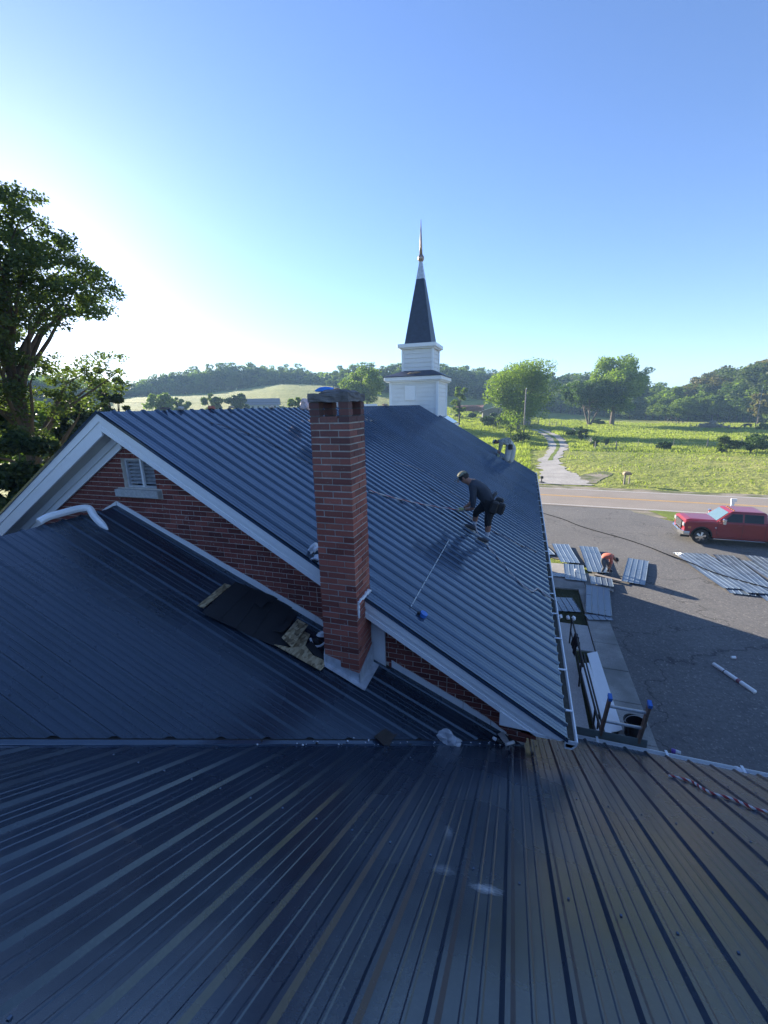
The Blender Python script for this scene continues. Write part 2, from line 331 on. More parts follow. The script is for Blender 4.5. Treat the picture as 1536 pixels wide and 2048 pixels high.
# ------------------------------------------------------------------ ground, road, lot
def grid_ground():
    rs = [0.0] + list(np.geomspace(6, 3500, 110)); na = 240
    vs = [(0, 0, 0)]; fs = []
    for r in rs[1:]:
        for j in range(na):
            a = 2*math.pi*j/na; x, y = r*math.sin(a), r*math.cos(a); vs.append((x, y, gz(x, y)))
    for j in range(na): fs.append((0, 1+(j+1) % na, 1+j))
    for i in range(len(rs)-2):
        for j in range(na):
            a = 1+i*na+j; b = 1+i*na+(j+1) % na; fs.append((a, b, b+na, a+na))
    mb = MB(); mb.add(vs, fs); o = mb.obj('ground', M_FIELD, smooth=True); tag(o, 'rolling green pasture and grass around the church', kind='structure'); return o
grid_ground()
def sheet(name, pts, z, m, label=None, thick=0.0):
    mb = MB()
    if thick: mb.prism([(p[0], p[1], z) for p in pts], (0, 0, -thick))
    else: mb.add([(p[0], p[1], z) for p in pts], [tuple(range(len(pts)))])
    o = mb.obj(name, m); 
    if o.data.polygons[0].normal.z < 0 and not thick: o.data.flip_normals()
    tag(o, label, kind='structure'); return o
def rd(x, y0): return y0 - .062*(x-1.7)
LOTX = 3.42
def wob(pts, amp, n=5):
    out = []
    for i in range(len(pts)-1):
        a, b = Vector(pts[i]), Vector(pts[i+1])
        for k in range(n):
            p = a.lerp(b, k/n); out.append((p.x+random.uniform(-amp, amp), p.y+random.uniform(-amp, amp)))
    out.append(pts[-1]); return out
sheet('shoulder', [(-120, rd(-120, 33.2)), (120, rd(120, 33.2))] + wob([(120, rd(120, 44.1)), (-120, rd(-120, 44.1))], .25, 90), .012, M_SHOULDER, 'gravel and sparse grass along both road edges')
lot = [(LOTX, -25), (40, -25), (40, 24)] + wob([(40, 29), (14, 30.6), (10.2, 31.6)], .25, 6)[1:] + wob([(10.2, 31.6), (8.6, 33.4), (7.6, 34.8)], .12, 4) + [(7.6, rd(7.6, 35.1)), (-16, rd(-16, 35.1)), (-16, 22.6), (1.6, 22.6), (LOTX, 21.6)]
sheet('parking_lot', lot, .022, M_ASPH, 'old cracked grey asphalt lot beside the church')
road_pts = [(-400, rd(-400, 35.2)), (400, rd(400, 35.2)), (400, rd(400, 42.8)), (-400, rd(-400, 42.8))]
sheet('road', road_pts, .03, M_ROAD, 'two lane tan asphalt country road')
M_PAINTW = simple('road_paint_white', (.62, .6, .56), .8, .2, 4); M_PAINTY = simple('road_paint_yellow', (.62, .33, .06), .8, .2, 4)
for nm, y0, w, m, lb in (('edge_line', 35.55, .12, M_PAINTW, 'near white edge line of the road'), ('edge_line', 42.4, .12, M_PAINTW, 'far white edge line of the road'), ('centre_line', 38.98, .11, M_PAINTY, 'near stripe of the double yellow centre line'), ('centre_line', 39.22, .11, M_PAINTY, 'far stripe of the double yellow centre line')):
    sheet(nm, [(-400, rd(-400, y0)), (400, rd(400, y0)), (400, rd(400, y0+w)), (-400, rd(-400, y0+w))], .034, m, lb)
# driveway climbing away, with a grassy middle strip
dl = [on_ground(*p) for p in ((1074, 968), (1082, 950), (1076, 934), (1082, 918), (1094, 903), (1098, 890), (1090, 876), (1077, 866), (1062, 860))]
dr = [on_ground(*p) for p in ((1182, 972), (1150, 950), (1126, 934), (1122, 915), (1131, 901), (1134, 890), (1124, 876), (1108, 867), (1085, 858))]
def smooth(ps, k=9):
    out = []
    for i in range(len(ps)-1):
        p0, p1, p2, p3 = ps[max(i-1, 0)], ps[i], ps[i+1], ps[min(i+2, len(ps)-1)]
        for j in range(k):
            t = j/k; out.append(.5*((2*p1)+(p2-p0)*t+(2*p0-5*p1+4*p2-p3)*t*t+(3*p1-p0-3*p2+p3)*t**3))
    return out+[ps[-1]]
dls, drs = smooth(dl), smooth(dr); mb = MB(); vs = []
for a, b in zip(dls, drs):
    for t in (0, .33, .66, 1):
        p = a.lerp(b, t); vs.append((p.x+random.uniform(-.1, .1)+(random.uniform(-.45, .45) if t in (0, 1) else 0), p.y, gz(p.x, p.y)+.045))
mb.add(vs, [(i*4+j, i*4+j+1, i*4+j+5, i*4+j+4) for i in range(len(dls)-1) for j in range(3)]); o = mb.obj('driveway', M_GRAVEL); tag(o, 'pale gravel driveway curving away between the fields', kind='structure')
mb = MB(); vs = []
for a, b in list(zip(dls, drs))[24:]:
    c = a.lerp(b, .5); w = (b-a).length*.12
    d = (b-a).normalized(); w *= random.uniform(.6, 1.2)
    for s in (-1, 1): p = c+d*w*s; vs.append((p.x, p.y, gz(p.x, p.y)+.06))
mb.add(vs, [(2*i, 2*i+1, 2*i+3, 2*i+2) for i in range(len(vs)//2-1)]); o = mb.obj('grass_strip', M_LAWN); tag(o, 'grass strip growing between the driveway wheel tracks', kind='structure')
sheet('bare_ground', wob([tuple(on_z(x_, y_)[:2]) for x_, y_ in ((1140, 967), (1148, 955), (1172, 948), (1205, 943), (1226, 947), (1216, 954), (1200, 960), (1192, 967))], .08, 2), .04, M_SHOULDER, 'sandy worn patch where the driveway meets the verge')
sheet('lawn', wob([tuple(on_z(x_, y_)[:2]) for x_, y_ in ((1296, 1022), (1330, 1023), (1362, 1026), (1366, 1044), (1350, 1045), (1332, 1036), (1315, 1028))], .05, 3), .036, M_LAWN, 'bright grass wedge between road and lot by the pickup nose')
# walk beside the church: slabs as pieces
slabs = MB(); slabs.box(2.4, 3.40, 5.0, 19.0, -.1, .02); base = slabs.obj('sidewalk', M_DIRT); tag(base, 'stained concrete walk along the lot edge', kind='structure')
y = 5.2
while y < 18.9:
    L = min(1.5, 18.95-y); x0 = 2.62
    mb = MB(); mb.box(x0, LOTX-.02, y+.012, y+L-.012, -.05, .085+random.uniform(-.008, .008)); mb.obj('slab', M_CONC, base, bevel=.008); y += L
for (x0, x1, y0, y1) in ((1.45, 2.95, 18.55, 19.95), (1.45, 2.95, 19.97, 21.6), (2.97, 4.0, 19.0, 20.6)):
    mb = MB(); mb.box(x0, x1, y0, y1, -.05, .08); mb.obj('slab', M_CONC, base, bevel=.008)
sheet('soil_bed', [(1.2, 15.4), (2.6, 15.45), (2.6, 18.5), (1.2, 18.5)], .03, M_DIRT, 'dark mossy soil bed beside the walk')
sheet('lawn', wob([(1.5, 20.0), (2.36, 20.2), (2.2, 22.0), (1.5, 22.2)], .03, 3), .035, M_LAWN, 'bright green lawn corner beyond the walk')
sheet('soil_bed', [(1.95, 4.0), (2.6, 4.0), (2.6, 13.6), (1.95, 13.5)], .03, M_DIRT, 'mossy soil strip between ramp and walk')
mb = MB(); mb.prism([(.25, 15.35, 0), (.25, 4.2, 0), (.25, 4.2, .16), (.25, 13.4, .10), (.25, 15.35, .06)], (1.7, 0, 0)); mb.box(1.95, 2.6, 13.6, 15.35, -.02, .06)
o = mb.obj('ramp', M_RAMP, bevel=.01); tag(o, 'pale concrete ramp along the church wall', kind='structure')

# ------------------------------------------------------------------ church
church = thing('church_building', 'brick country church with charcoal metal roofs and white steeple', 'church', (-5, 12, 0), world=True)
PROF = []; RH = .025
def _prof():
    pts = []; pw = .2286
    for k in range(4):
        b = k*pw
        pts += [(b+.000, RH), (b+.009, RH), (b+.027, 0.0)]
        for c in (.086, .143): pts += [(b+c-.010, 0.0), (b+c-.004, .0026), (b+c+.004, .0026), (b+c+.010, 0.0)]
        pts += [(b+pw-.027, 0.0), (b+pw-.009, RH)]
    pts.append((4*pw, RH)); return pts
PROF = _prof(); PW = .9144
def panel_mesh(O, eu, ev, n, L, w=PW, planes=(), lift=.004, segs=1, mat_=None, under=True):
    """ribbed sheet; planes = list of (point, normal) keeping the side the normal points away from"""
    prof = [p for p in PROF if p[0] <= w+1e-6]
    vs = []; k = len(prof)
    for i in range(segs+1):
        for (u, h) in prof: vs.append(O + eu*u + ev*(L*i/segs) + n*(h+lift))
    fs = [(i*k+j, i*k+j+1, (i+1)*k+j+1, (i+1)*k+j) for i in range(segs) for j in range(k-1)]
    me = bpy.data.meshes.new('metal_panel'); me.from_pydata([tuple(v) for v in vs], [], fs)
    bm = bmesh.new(); bm.from_mesh(me)
    for (pt, nn) in planes:
        bmesh.ops.bisect_plane(bm, geom=bm.verts[:]+bm.edges[:]+bm.faces[:], plane_co=pt, plane_no=nn, clear_outer=True)
    if bm.faces:
        bm.normal_update()
        av = sum((f.normal for f in bm.faces), Vector())
        if av.dot(n) < 0: bmesh.ops.reverse_faces(bm, faces=bm.faces[:])
        r = bmesh.ops.extrude_face_region(bm, geom=bm.faces[:]) if False else None
    ok = len(bm.faces) > 0
    bm.to_mesh(me); bm.free(); me.materials.append(mat_ or M_METAL); return me if ok else None
# --- main roof
YF, YE = 3.93, 21.85; XE = .60; XEL = -10.75
def slope_deck(name, pts, th, parent, m=M_DECK):
    mb = MB(); mb.prism(pts, (0, 0, -th)); return mb.obj(name, m, parent)
roofR = slope_deck('nave_roof', [(XR, YF+.02, ZR), (XE-.03, YF+.02, z_main(XE-.03)), (XE-.03, YE-.02, z_main(XE-.03)), (XR, YE-.02, ZR)], .06, church)
roofL = slope_deck('nave_roof', [(XR, YF+.02, ZR), (XR, YE-.02, ZR), (XEL+.03, YE-.02, z_main(XEL+.03)), (XEL+.03, YF+.02, z_main(XEL+.03))], .06, church)
evR = Vector((1, 0, -SR)).normalized(); nR = Vector((SR, 0, 1)).normalized(); LR = (XE-XR)/evR.x
evL = Vector((-1, 0, -SL)).normalized(); nL = Vector((-SL, 0, 1)).normalized(); LL = (XR-XEL)/abs(evL.x)
cut_ch = []   # chimney hole is simply pierced
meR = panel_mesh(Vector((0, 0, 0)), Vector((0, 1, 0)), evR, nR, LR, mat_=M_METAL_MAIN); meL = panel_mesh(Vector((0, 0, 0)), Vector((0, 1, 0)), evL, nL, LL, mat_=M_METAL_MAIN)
y = YF; i = 0
while y + PW < YE + .05:
    inst('metal_panel', meR, roofR, (XR, y, ZR+.001*(i % 2)+random.uniform(0, .001))); inst('metal_panel', meL, roofL, (XR, y, ZR+.001*(i % 2))); y += PW-.0005; i += 1
w = YE-y
if w > .1:
    inst('metal_panel', panel_mesh(Vector((0, 0, 0)), Vector((0, 1, 0)), evR, nR, LR, w=w, mat_=M_METAL_MAIN), roofR, (XR, y, ZR)); inst('metal_panel', panel_mesh(Vector((0, 0, 0)), Vector((0, 1, 0)), evL, nL, LL, w=w, mat_=M_METAL_MAIN), roofL, (XR, y, ZR))
mb = MB()   # drip edge along near rake
for (xa, xb) in ((XR, XE), (XR, XEL)):
    mb.prism([(xa, YF-.012, z_main(xa)+.022), (xb, YF-.012, z_main(xb)+.022), (xb, YF-.012, z_main(xb)-.012), (xa, YF-.012, z_main(xa)-.012)], (0, .012, 0))
mb.obj('drip_edge', M_METAL_MAIN, church)
# vestibule roof and gable beyond the tower
vest = slope_deck('vestibule_roof', [(XR, YE, ZR-.03), (-3.55, YE, z_main(-3.55)-.03), (-3.55, 23.75, z_main(-3.55)-.03), (XR, 23.75, ZR-.03)], .05, church, M_METAL_MAIN)
slope_deck('vestibule_roof', [(XR, YE, ZR-.03), (XR, 23.75, ZR-.03), (-6.6, 23.75, z_main(-6.6)-.03), (-6.6, YE, z_main(-6.6)-.03)], .05, church, M_METAL_MAIN)
mb = MB(); mb.prism([(-3.6, 22.2, 0), (-3.6, 22.2, 6.95), (XR, 22.2, 7.85), (-6.5, 22.2, 6.95), (-6.5, 22.2, 0)], (0, 1.4, 0)); mb.obj('vestibule', M_WHITE2, church)
mb = MB()
for (xa, xb) in ((XR, XE-.02), (XR, XEL)):
    mb.prism([(xa, YE-.04, z_main(xa)-.065), (xb, YE-.04, z_main(xb)-.065), (xb, YE-.04, z_main(xb)-.25), (xa, YE-.04, z_main(xa)-.25)], (0, .04, 0))
mb.prism([(XR, 23.72, 7.91), (-3.52, 23.72, z_main(-3.52)-.09), (-3.52, 23.72, z_main(-3.52)-.22), (XR, 23.72, 7.78)], (0, .03, 0)); mb.box(-3.55, -3.5, YE, 23.75, z_main(-3.55)-.22, z_main(-3.55)-.09)
mb.obj('far_fascia', M_WHITE, church)
# rake boards near side
def rake(xa, xb, d0, d1, y0, y1, m, name='rake_board'):
    lo = 4.64; P = [(xa, y0, z_main(xa)-d0)]
    def cutx(d): return XR+(ZR-d-lo)/SR
    if xb > 0 and z_main(xb)-d1 < lo:
        P += [(min(xb, cutx(d0)), y0, max(lo+.001, z_main(xb)-d0))] + ([(xb, y0, lo)] if z_main(xb)-d0 > lo+.002 else []) + [(cutx(d1), y0, lo)]
    else: P += [(xb, y0, z_main(xb)-d0), (xb, y0, z_main(xb)-d1)]
    P.append((xa, y0, z_main(xa)-d1))
    mb = MB(); mb.prism(P, (0, y1-y0, 0)); return mb.obj(name, m, church, bevel=.003)
YW = 4.22
for (xb, gaps) in ((XE-.03, 1), (XEL+.02, 1)):
    rake(XR, xb, .013, .115, 3.935, 3.965, M_WHITE); rake(XR, xb, .1155, .165, 3.948, 3.975, M_WHITE, 'rake_moulding'); rake(XR, xb, .1655, .235 if xb > 0 else .29, 3.942, 3.972, M_WHITE, 'rake_board')
# soffit panels (left and right rakes)
for side in (-1, 1):
    x = XR + side*.02; e = .22 if side > 0 else XEL
    while (x < e) if side > 0 else (x > e):
        x2 = x + side*.30
        if side < 0:
            mb = MB(); mb.prism([(x, 3.972, z_main(x)-.265), (x2+.006, 3.972, z_main(x2+.006)-.265), (x2+.006, YW-.02, z_main(x2+.006)-.265), (x, YW-.02, z_main(x)-.265)], (0, 0, .012)); mb.obj('soffit_panel', M_SOFFIT, church)
        else:
            mb = MB(); mb.prism([(x, 3.972, z_main(x)-.20), (x2-.006, 3.972, z_main(x2-.006)-.20), (x2-.006, YW-.02, z_main(x2-.006)-.20), (x, YW-.02, z_main(x)-.20)], (0, 0, .012)); mb.obj('soffit_panel', M_SOFFIT, church)
        x = x2
for xb, dd in ((XE-.45, .20), (XEL+.5, .265)):
    rake(XR, xb, dd, dd+.10, 4.17, 4.20, M_WHITE, 'frieze_board'); rake(XR, xb, dd+.1005, dd+.12, 4.182, 4.20, M_SOFFIT, 'frieze_groove'); rake(XR, xb, dd+.1205, dd+.21, 4.172, 4.20, M_WHITE, 'frieze_board')
# cornice return at the right eave
mb = MB(); mb.prism([(-.08, 3.93, z_main(-.08)-.2), (-.08, 3.93, 4.67), (.243, 3.93, 4.665), (.50, 3.93, 4.625), (.555, 3.93, 4.64), (.3, 3.93, z_main(.3)-.2)], (0, .20, 0)); mb.obj('cornice_return', M_WHITE, church, bevel=.004)
# gable wall (mortar) with vent opening
VX0, VX1, VZ0, VZ1 = -5.15, -4.60, 7.00, 7.40
gw = MB()
def wp(pts): gw.prism([(x, YW-.002, z) for x, z in pts], (0, .2, 0))
def ru(x): return z_main(x)-.12
wp([(-10.3, 0), (VX0, 0), (VX0, ru(VX0)), (-10.3, ru(-10.3))]); wp([(VX1, 0), (.2, 0), (.2, ru(.2)), (VX1, ru(VX1))])
wp([(VX0, 0), (VX1, 0), (VX1, VZ0), (VX0, VZ0)]); wp([(VX0, VZ1), (VX1, VZ1), (VX1, ru(VX1)), (XR, ru(XR)), (VX0, ru(VX0))])
gable = gw.obj('gable_wall', M_MORTAR, church)
cand = []
zc = 4.2; row = 0
while zc < 7.75:
    x = -8.2 + (.1015 if row % 2 else 0)
    x += .0
    while x < .2:
        L = .194; cx = x+.0975; cz = zc+.033
        header = (row % 7 == 3)
        ww = .094 if random.random() < .04 else L
        lo = z_a(cx)+.02; hi = z_main(cx)-.22
        if cz > lo and cz < hi+.05 and not (-1.97 < cx < -1.6):
            segs_ = [(x, x+ww)] + ([(x+.102, x+.194)] if ww < L else [])
            bl_ = (VX0, VX1) if VZ0-.01 < zc < VZ1 else ((-5.285, -4.515) if VZ0-.16 < zc <= VZ0-.01 else None)
            for (a_, b_) in segs_:
                parts_ = [(a_, b_)] if bl_ is None else [(a_, min(b_, bl_[0]-.005)), (max(a_, bl_[1]+.005), b_)]
                for (c_, d_) in parts_:
                    if d_-c_ > .02: cand.append(((c_+d_)/2, cz, d_-c_, ((c_+d_)/2)**2+YW**2+(cz-8)**2))
        x += .203
    zc += .0667; row += 1
cand.sort(key=lambda t: (0 if t[0] > -7.2 else 1, t[3]))
mb = MB(); mb.box(-.5, .5, -.008, .02, -.5, .5); bme = mb.mesh('brick', M_BRICK)
stuffb = MB()
for k, (cx, cz, ww, d) in enumerate(cand):
    ww += random.uniform(-.002, .002)
    if k < 298: inst('brick', bme, gable, (cx, YW+random.uniform(-.0015, .0015), cz), scale=(ww, 1, .0575))
    else: stuffb.box(cx-ww/2, cx+ww/2, YW-.010, YW+.01, cz-.0288, cz+.0288)
if stuffb.f: tag(stuffb.obj('brick', M_BRICK, gable), kind='stuff')
vt = MB()
vt.box(VX0+.005, VX0+.035, 4.26, 4.30, VZ0, VZ1); vt.box(VX1-.035, VX1-.005, 4.26, 4.30, VZ0, VZ1); vt.box(VX0+.035, VX1-.035, 4.26, 4.30, VZ1-.03, VZ1); vt.box(VX0+.035, VX1-.035, 4.26, 4.30, VZ0, VZ0+.03)
vent = vt.obj('gable_vent', M_FLASH, church)
MB().box(VX0, VX1, 4.42, 4.44, VZ0-.02, VZ1+.02).obj('vent_backing', M_BLACK, vent)
mb = MB(); mb.box((VX0+VX1)/2+.01, (VX0+VX1)/2+.04, 4.245, 4.275, VZ0+.02, VZ1); mb.obj('mullion', M_WHITE, vent)
for k in range(7):
    z = VZ0+.05+k*.05; mb = MB(); mb.prism([(VX0+.03, 4.285, z), (VX0+.03, 4.345, z+.035), (VX0+.03, 4.345, z+.042), (VX0+.03, 4.280, z+.006)], (VX1-VX0-.06, 0, 0)); mb.obj('louver', M_FLASH, vent)
mb = MB(); mb.box(-5.275, -4.525, 4.14, 4.40, VZ0-.115, VZ0-.012); mb.obj('vent_sill', M_RAMP, church, bevel=.006)
# other walls
mb = MB(); mb.box(-.0, .2, YW+.21, 21.4, 0, 4.55); mb.box(-10.3, -10.1, YW+.21, 21.4, 0, 4.7); mb.obj('side_wall', M_BWALL, church)
mb = MB(); mb.prism([(-10.3, 21.2, 0), (.2, 21.2, 0), (.2, 21.2, ru(.2)), (XR, 21.2, ru(XR)), (-10.3, 21.2, ru(-10.3))], (0, .2, 0)); mb.obj('far_gable_wall', M_BWALL, church)
MB().box(.2, XE-.065, 4.15, 21.7, 4.60, 4.62).obj('eave_soffit', M_SOFFIT, church)
MB().box(XE-.06, XE-.03, 4.14, YE-.05, 4.56, 4.635).obj('eave_fascia', M_WHITE, church)
# tall white corner board behind the chimney
mb = MB(); mb.box(-1.605, -1.43, 4.165, 4.205, 4.75, 5.62); mb.obj('corner_board', M_WHITE, church, bevel=.004)
# --- main gutter
def gutter(name, path_dir, O, L, out, m, parent, k_=1.0):
    """K gutter: O back-top corner, path_dir unit along, out unit outward"""
    pr = [(0, .0), (0, -.10), (.075, -.10), (.115, -.045), (.125, .0), (.112, .004), (.108, -.006), (.100, -.045), (.065, -.088), (.008, -.088), (.008, 0)]
    pr = [(a*k_, b*k_) for a, b in pr]; pts = [O + out*a + Vector((0, 0, b)) for a, b in pr]; mb = MB(); n = len(pts)
    segs = 1; vs = pts + [p+path_dir*L for p in pts]
    mb.add(vs, [(i, (i+1) % n, (i+1) % n+n, i+n) for i in range(n)])
    for s in (0, L): q = [O+path_dir*s+out*a+Vector((0, 0, b)) for a, b in pr[:6]]; mb.prism(q, path_dir*(.006 if s == 0 else -.006))
    mb.prism([O+out*.01+Vector((0, 0, -.080)), O+out*.064+Vector((0, 0, -.080)), O+out*.098+Vector((0, 0, -.04)), O+out*.01+Vector((0, 0, -.04))], path_dir*L, 1)
    g = mb.obj(name, [m, M_GUTIN], parent)
    k = .45
    while k < L:
        mb = MB(); a = O+path_dir*k; mb.prism([a+out*.0+Vector((0, 0, -.004)), a+out*.118+Vector((0, 0, .003)), a+out*.118+Vector((0, 0, .010)), a+out*0+Vector((0, 0, .006))], path_dir*.028)
        mb.obj('gutter_bracket', M_GUT, g); k += .78
    return g
gutter('gutter', Vector((0, 1, 0)), Vector((XE-.028, 3.93, 4.655)), YE-3.93, Vector((1, 0, 0)), M_GUT, church)
# --- connector roof A and wing roof B (lower ribs)
PROF = [(u, min(h, .018)) for u, h in PROF]
YV0 = (ZB-ZA)/SB   # valley: y = YV0 + (SA/SB)*(x-XA)
def yv(x): return YV0 + (SA/SB)*abs(x-XA)
XAE = .155
def VP(x, y, z): return Vector((x, y, z))
vd = Vector((1, SA/SB, 0)).normalized()                  # plan direction of the right valley
vn_r = Vector((SA/SB, -1, 0)).normalized()               # points to the B side
vn_l = Vector((-SA/SB, -1, 0)).normalized()
cr = VP(XA, YV0, 0)
roofA = slope_deck('connector_roof', [(XA, YV0, ZA), (XAE, yv(XAE), z_a(XAE)), (XAE, YW, z_a(XAE)), (XA, YW, ZA)], .05, church)
roofA2 = slope_deck('connector_roof', [(XA, YV0, ZA), (XA, YW, ZA), (-10.8, YW, z_a(-10.8)), (-10.8, yv(-10.8), z_a(-10.8))], .05, church)
evA = Vector((1, 0, -SA)).normalized(); nA = Vector((SA, 0, 1)).normalized(); LA = (XAE-XA)/evA.x
evA2 = Vector((-1, 0, -SA)).normalized(); nA2 = Vector((-SA, 0, 1)).normalized()
k0 = -2; yy = 1.631-.9144*3
gap = .055
while yy < YW:
    w = min(PW, YW-.012-yy)
    w = max(w, 0)
    if w > .05:
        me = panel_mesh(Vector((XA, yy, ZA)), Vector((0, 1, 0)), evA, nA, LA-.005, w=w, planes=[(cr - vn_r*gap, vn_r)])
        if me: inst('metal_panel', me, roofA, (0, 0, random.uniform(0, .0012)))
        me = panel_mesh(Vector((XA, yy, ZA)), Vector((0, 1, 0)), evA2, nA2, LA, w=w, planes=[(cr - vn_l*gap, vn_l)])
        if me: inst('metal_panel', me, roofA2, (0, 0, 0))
    yy += PW
YBR = -1.9; YBE = 5.06; XB0, XB1 = -9.8, 7.2
roofB = slope_deck('wing_roof', [(XB0, YBR, z_b(YBR)), (XB1, YBR, z_b(YBR)), (XB1, YBE, z_b(YBE)), (XAE+.02, YBE, z_b(YBE)), (XAE+.02, yv(XAE+.02), z_b(yv(XAE+.02))), (XA, YV0, z_b(YV0)), (XB0, yv(XB0), z_b(yv(XB0)))], .05, church)
roofB2 = slope_deck('wing_roof', [(XB0, YBR, z_b(YBR)), (XB0, YBR-7, z_b(YBR)-SB*7), (XB1, YBR-7, z_b(YBR)-SB*7), (XB1, YBR, z_b(YBR))], .05, church)
evB = Vector((0, 1, -SB)).normalized(); nB = Vector((0, SB, 1)).normalized(); LB = (YBE-YBR)/evB.y
BOFF = 0.0
x = XB0
XB_START = -9.8
xs = []
x = .284 - .2286 - .9144*11
while x < XB1:
    w = min(PW, XB1-x); pl = []
    if w > .03:
        O = Vector((x, YBR, z_b(YBR)))
        if x+w <= XAE+.03 and x >= XA: pl = [(cr + vn_r*gap, -vn_r)]
        elif x+w <= XA: pl = [(cr + vn_l*gap, -vn_l)]
        elif x < XA < x+w: pl = [(cr + vn_r*gap, -vn_r), (cr + vn_l*gap, -vn_l)]
        if x < XAE < x+w:   # this sheet straddles the end of the connector: build as two strips
            wa = XAE-x
            me = panel_mesh(O, Vector((1, 0, 0)), evB, nB, LB, w=w, planes=[(Vector((XAE+.0, 0, 0)), Vector((1, 0, 0))), (cr + vn_r*gap, -vn_r)])
            if me: inst('metal_panel', me, roofB, (0, 0, 0))
            me = panel_mesh(O, Vector((1, 0, 0)), evB, nB, LB, w=w, planes=[(Vector((XAE+.0005, 0, 0)), Vector((-1, 0, 0)))])
            if me: inst('metal_panel', me, roofB, (0, 0, 0))
        else:
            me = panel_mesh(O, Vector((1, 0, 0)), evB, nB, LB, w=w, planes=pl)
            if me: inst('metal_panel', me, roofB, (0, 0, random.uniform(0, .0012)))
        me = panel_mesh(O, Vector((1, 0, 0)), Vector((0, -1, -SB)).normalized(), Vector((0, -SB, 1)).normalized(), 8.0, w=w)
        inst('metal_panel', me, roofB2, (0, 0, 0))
    x += PW
# valley metal
mb = MB(); dB = 1
for sgn, xe in ((1, XAE), (-1, -10.7)):
    a = Vector((XA, YV0, ZA+.006)); b = Vector((xe, yv(xe), z_a(xe)+.006)); ww = .075
    pa_ = lambda p, s: Vector((p.x-sgn*s*0, p.y, p.z))
    up_a = Vector((-sgn*.5*ww*2, 0, SA*ww)); up_b = Vector((0, -ww, SB*ww))
    mb.add([a+up_a*0.9, b+up_a*.9, b, a, a+up_b, b+up_b], [(0, 1, 2, 3), (3, 2, 5, 4)])
    mb.tube([a+Vector((0, 0, .001)), b+Vector((0, 0, .001))], .006, 6)
mb.obj('valley_flashing', M_METAL_MAIN, church)
# wall flashing where connector roof meets the gable (white, slightly uneven), each length a piece
def wall_flash(x0, x1, h0, h1, y=4.205):
    mb = MB(); n = 6; top = []; bot = []
    for i in range(n+1):
        x = x0+(x1-x0)*i/n; top.append((x, y-.012, z_a(x)+.030+(h0+(h1-h0)*i/n)+random.uniform(-.006, .006))); bot.append((x, y-.012, z_a(x)+.012))
    for i in range(n): mb.prism([bot[i], bot[i+1], top[i+1], top[i]], (0, .014, 0))
    # foot lying on the sheet
    mb.prism([(x0, y-.075, z_a(x0)+.024), (x1, y-.075, z_a(x1)+.024), (x1, y, z_a(x1)+.026), (x0, y, z_a(x0)+.026)], (0, 0, .003), 1)
    return mb.obj('wall_flashing', [M_WHITE, M_METAL], church)
wall_flash(XA+.01, -3.6, .055, .075); wall_flash(-3.595, -2.35, .08, .085); wall_flash(-2.345, -2.02, .085, .08)
wall_flash(-1.36, -.5, .085, .085); wall_flash(-.495, -.18, .085, .06); wall_flash(-.175, .0, .06, .02)
wall_flash(XA-.01, XA-.62, .055, .03)
# wing gutter
gutter('wing_gutter', Vector((1, 0, 0)), Vector((.66, YBE+.0, z_b(YBE)-.01)), XB1-.66, Vector((0, 1, 0)), M_GUT, church, .72)
mb = MB(); mb.box(.68, XB1-.35, 4.55, 4.75, 0, 3.72); mb.box(XB1-.55, XB1-.35, -8, 4.55, 0, 4.5); mb.box(-10.3, -10.1, -8.0, YW, 0, 4.0); mb.box(.0, .68, 4.45, 4.75, 0, 3.7); mb.obj('wing_wall', M_BWALL, church)
MB().box(.68, XB1-.1, 5.03, 5.055, 3.60, 3.72).obj('wing_fascia', M_WHITE, church)
# --- chimney
chim = MB(); CX0, CX1, CY0, CY1 = -1.983, -1.573, 3.70, 4.105
ZT = 7.905
chim.box(CX0+.005, CX1-.005, CY0+.005, CY1-.005, 4.7, ZT)
for (a, b) in ((CX0, CX0+.105), (CX1-.10, CX1)):
    pass
chimney = chim.obj('chimney', M_CMORTAR, church)
mb = MB(); mb.box(-.5, .5, -.5, .5, -.5, .5); cbm = mb.mesh('chimney_brick', M_CBRICK)
mb = MB()
rows = []; z = 4.86; r = 0; cnt = 0; far_b = MB()
def cb(x0, x1, y0, y1, z0, vis):
    global cnt
    j = lambda a=.0025: random.uniform(-a, a)
    c = ((x0+x1)/2+j(), (y0+y1)/2+j(), z0+.0285); s = (x1-x0, y1-y0, .0545+j(.001))
    if vis and cnt < 296: inst('chimney_brick', cbm, chimney, c, scale=s, rot=(0, 0, j(.01))); cnt += 1
    else: far_b.box(c[0]-s[0]/2, c[0]+s[0]/2, c[1]-s[1]/2, c[1]+s[1]/2, c[2]-s[2]/2, c[2]+s[2]/2)
th = .09; g = .010
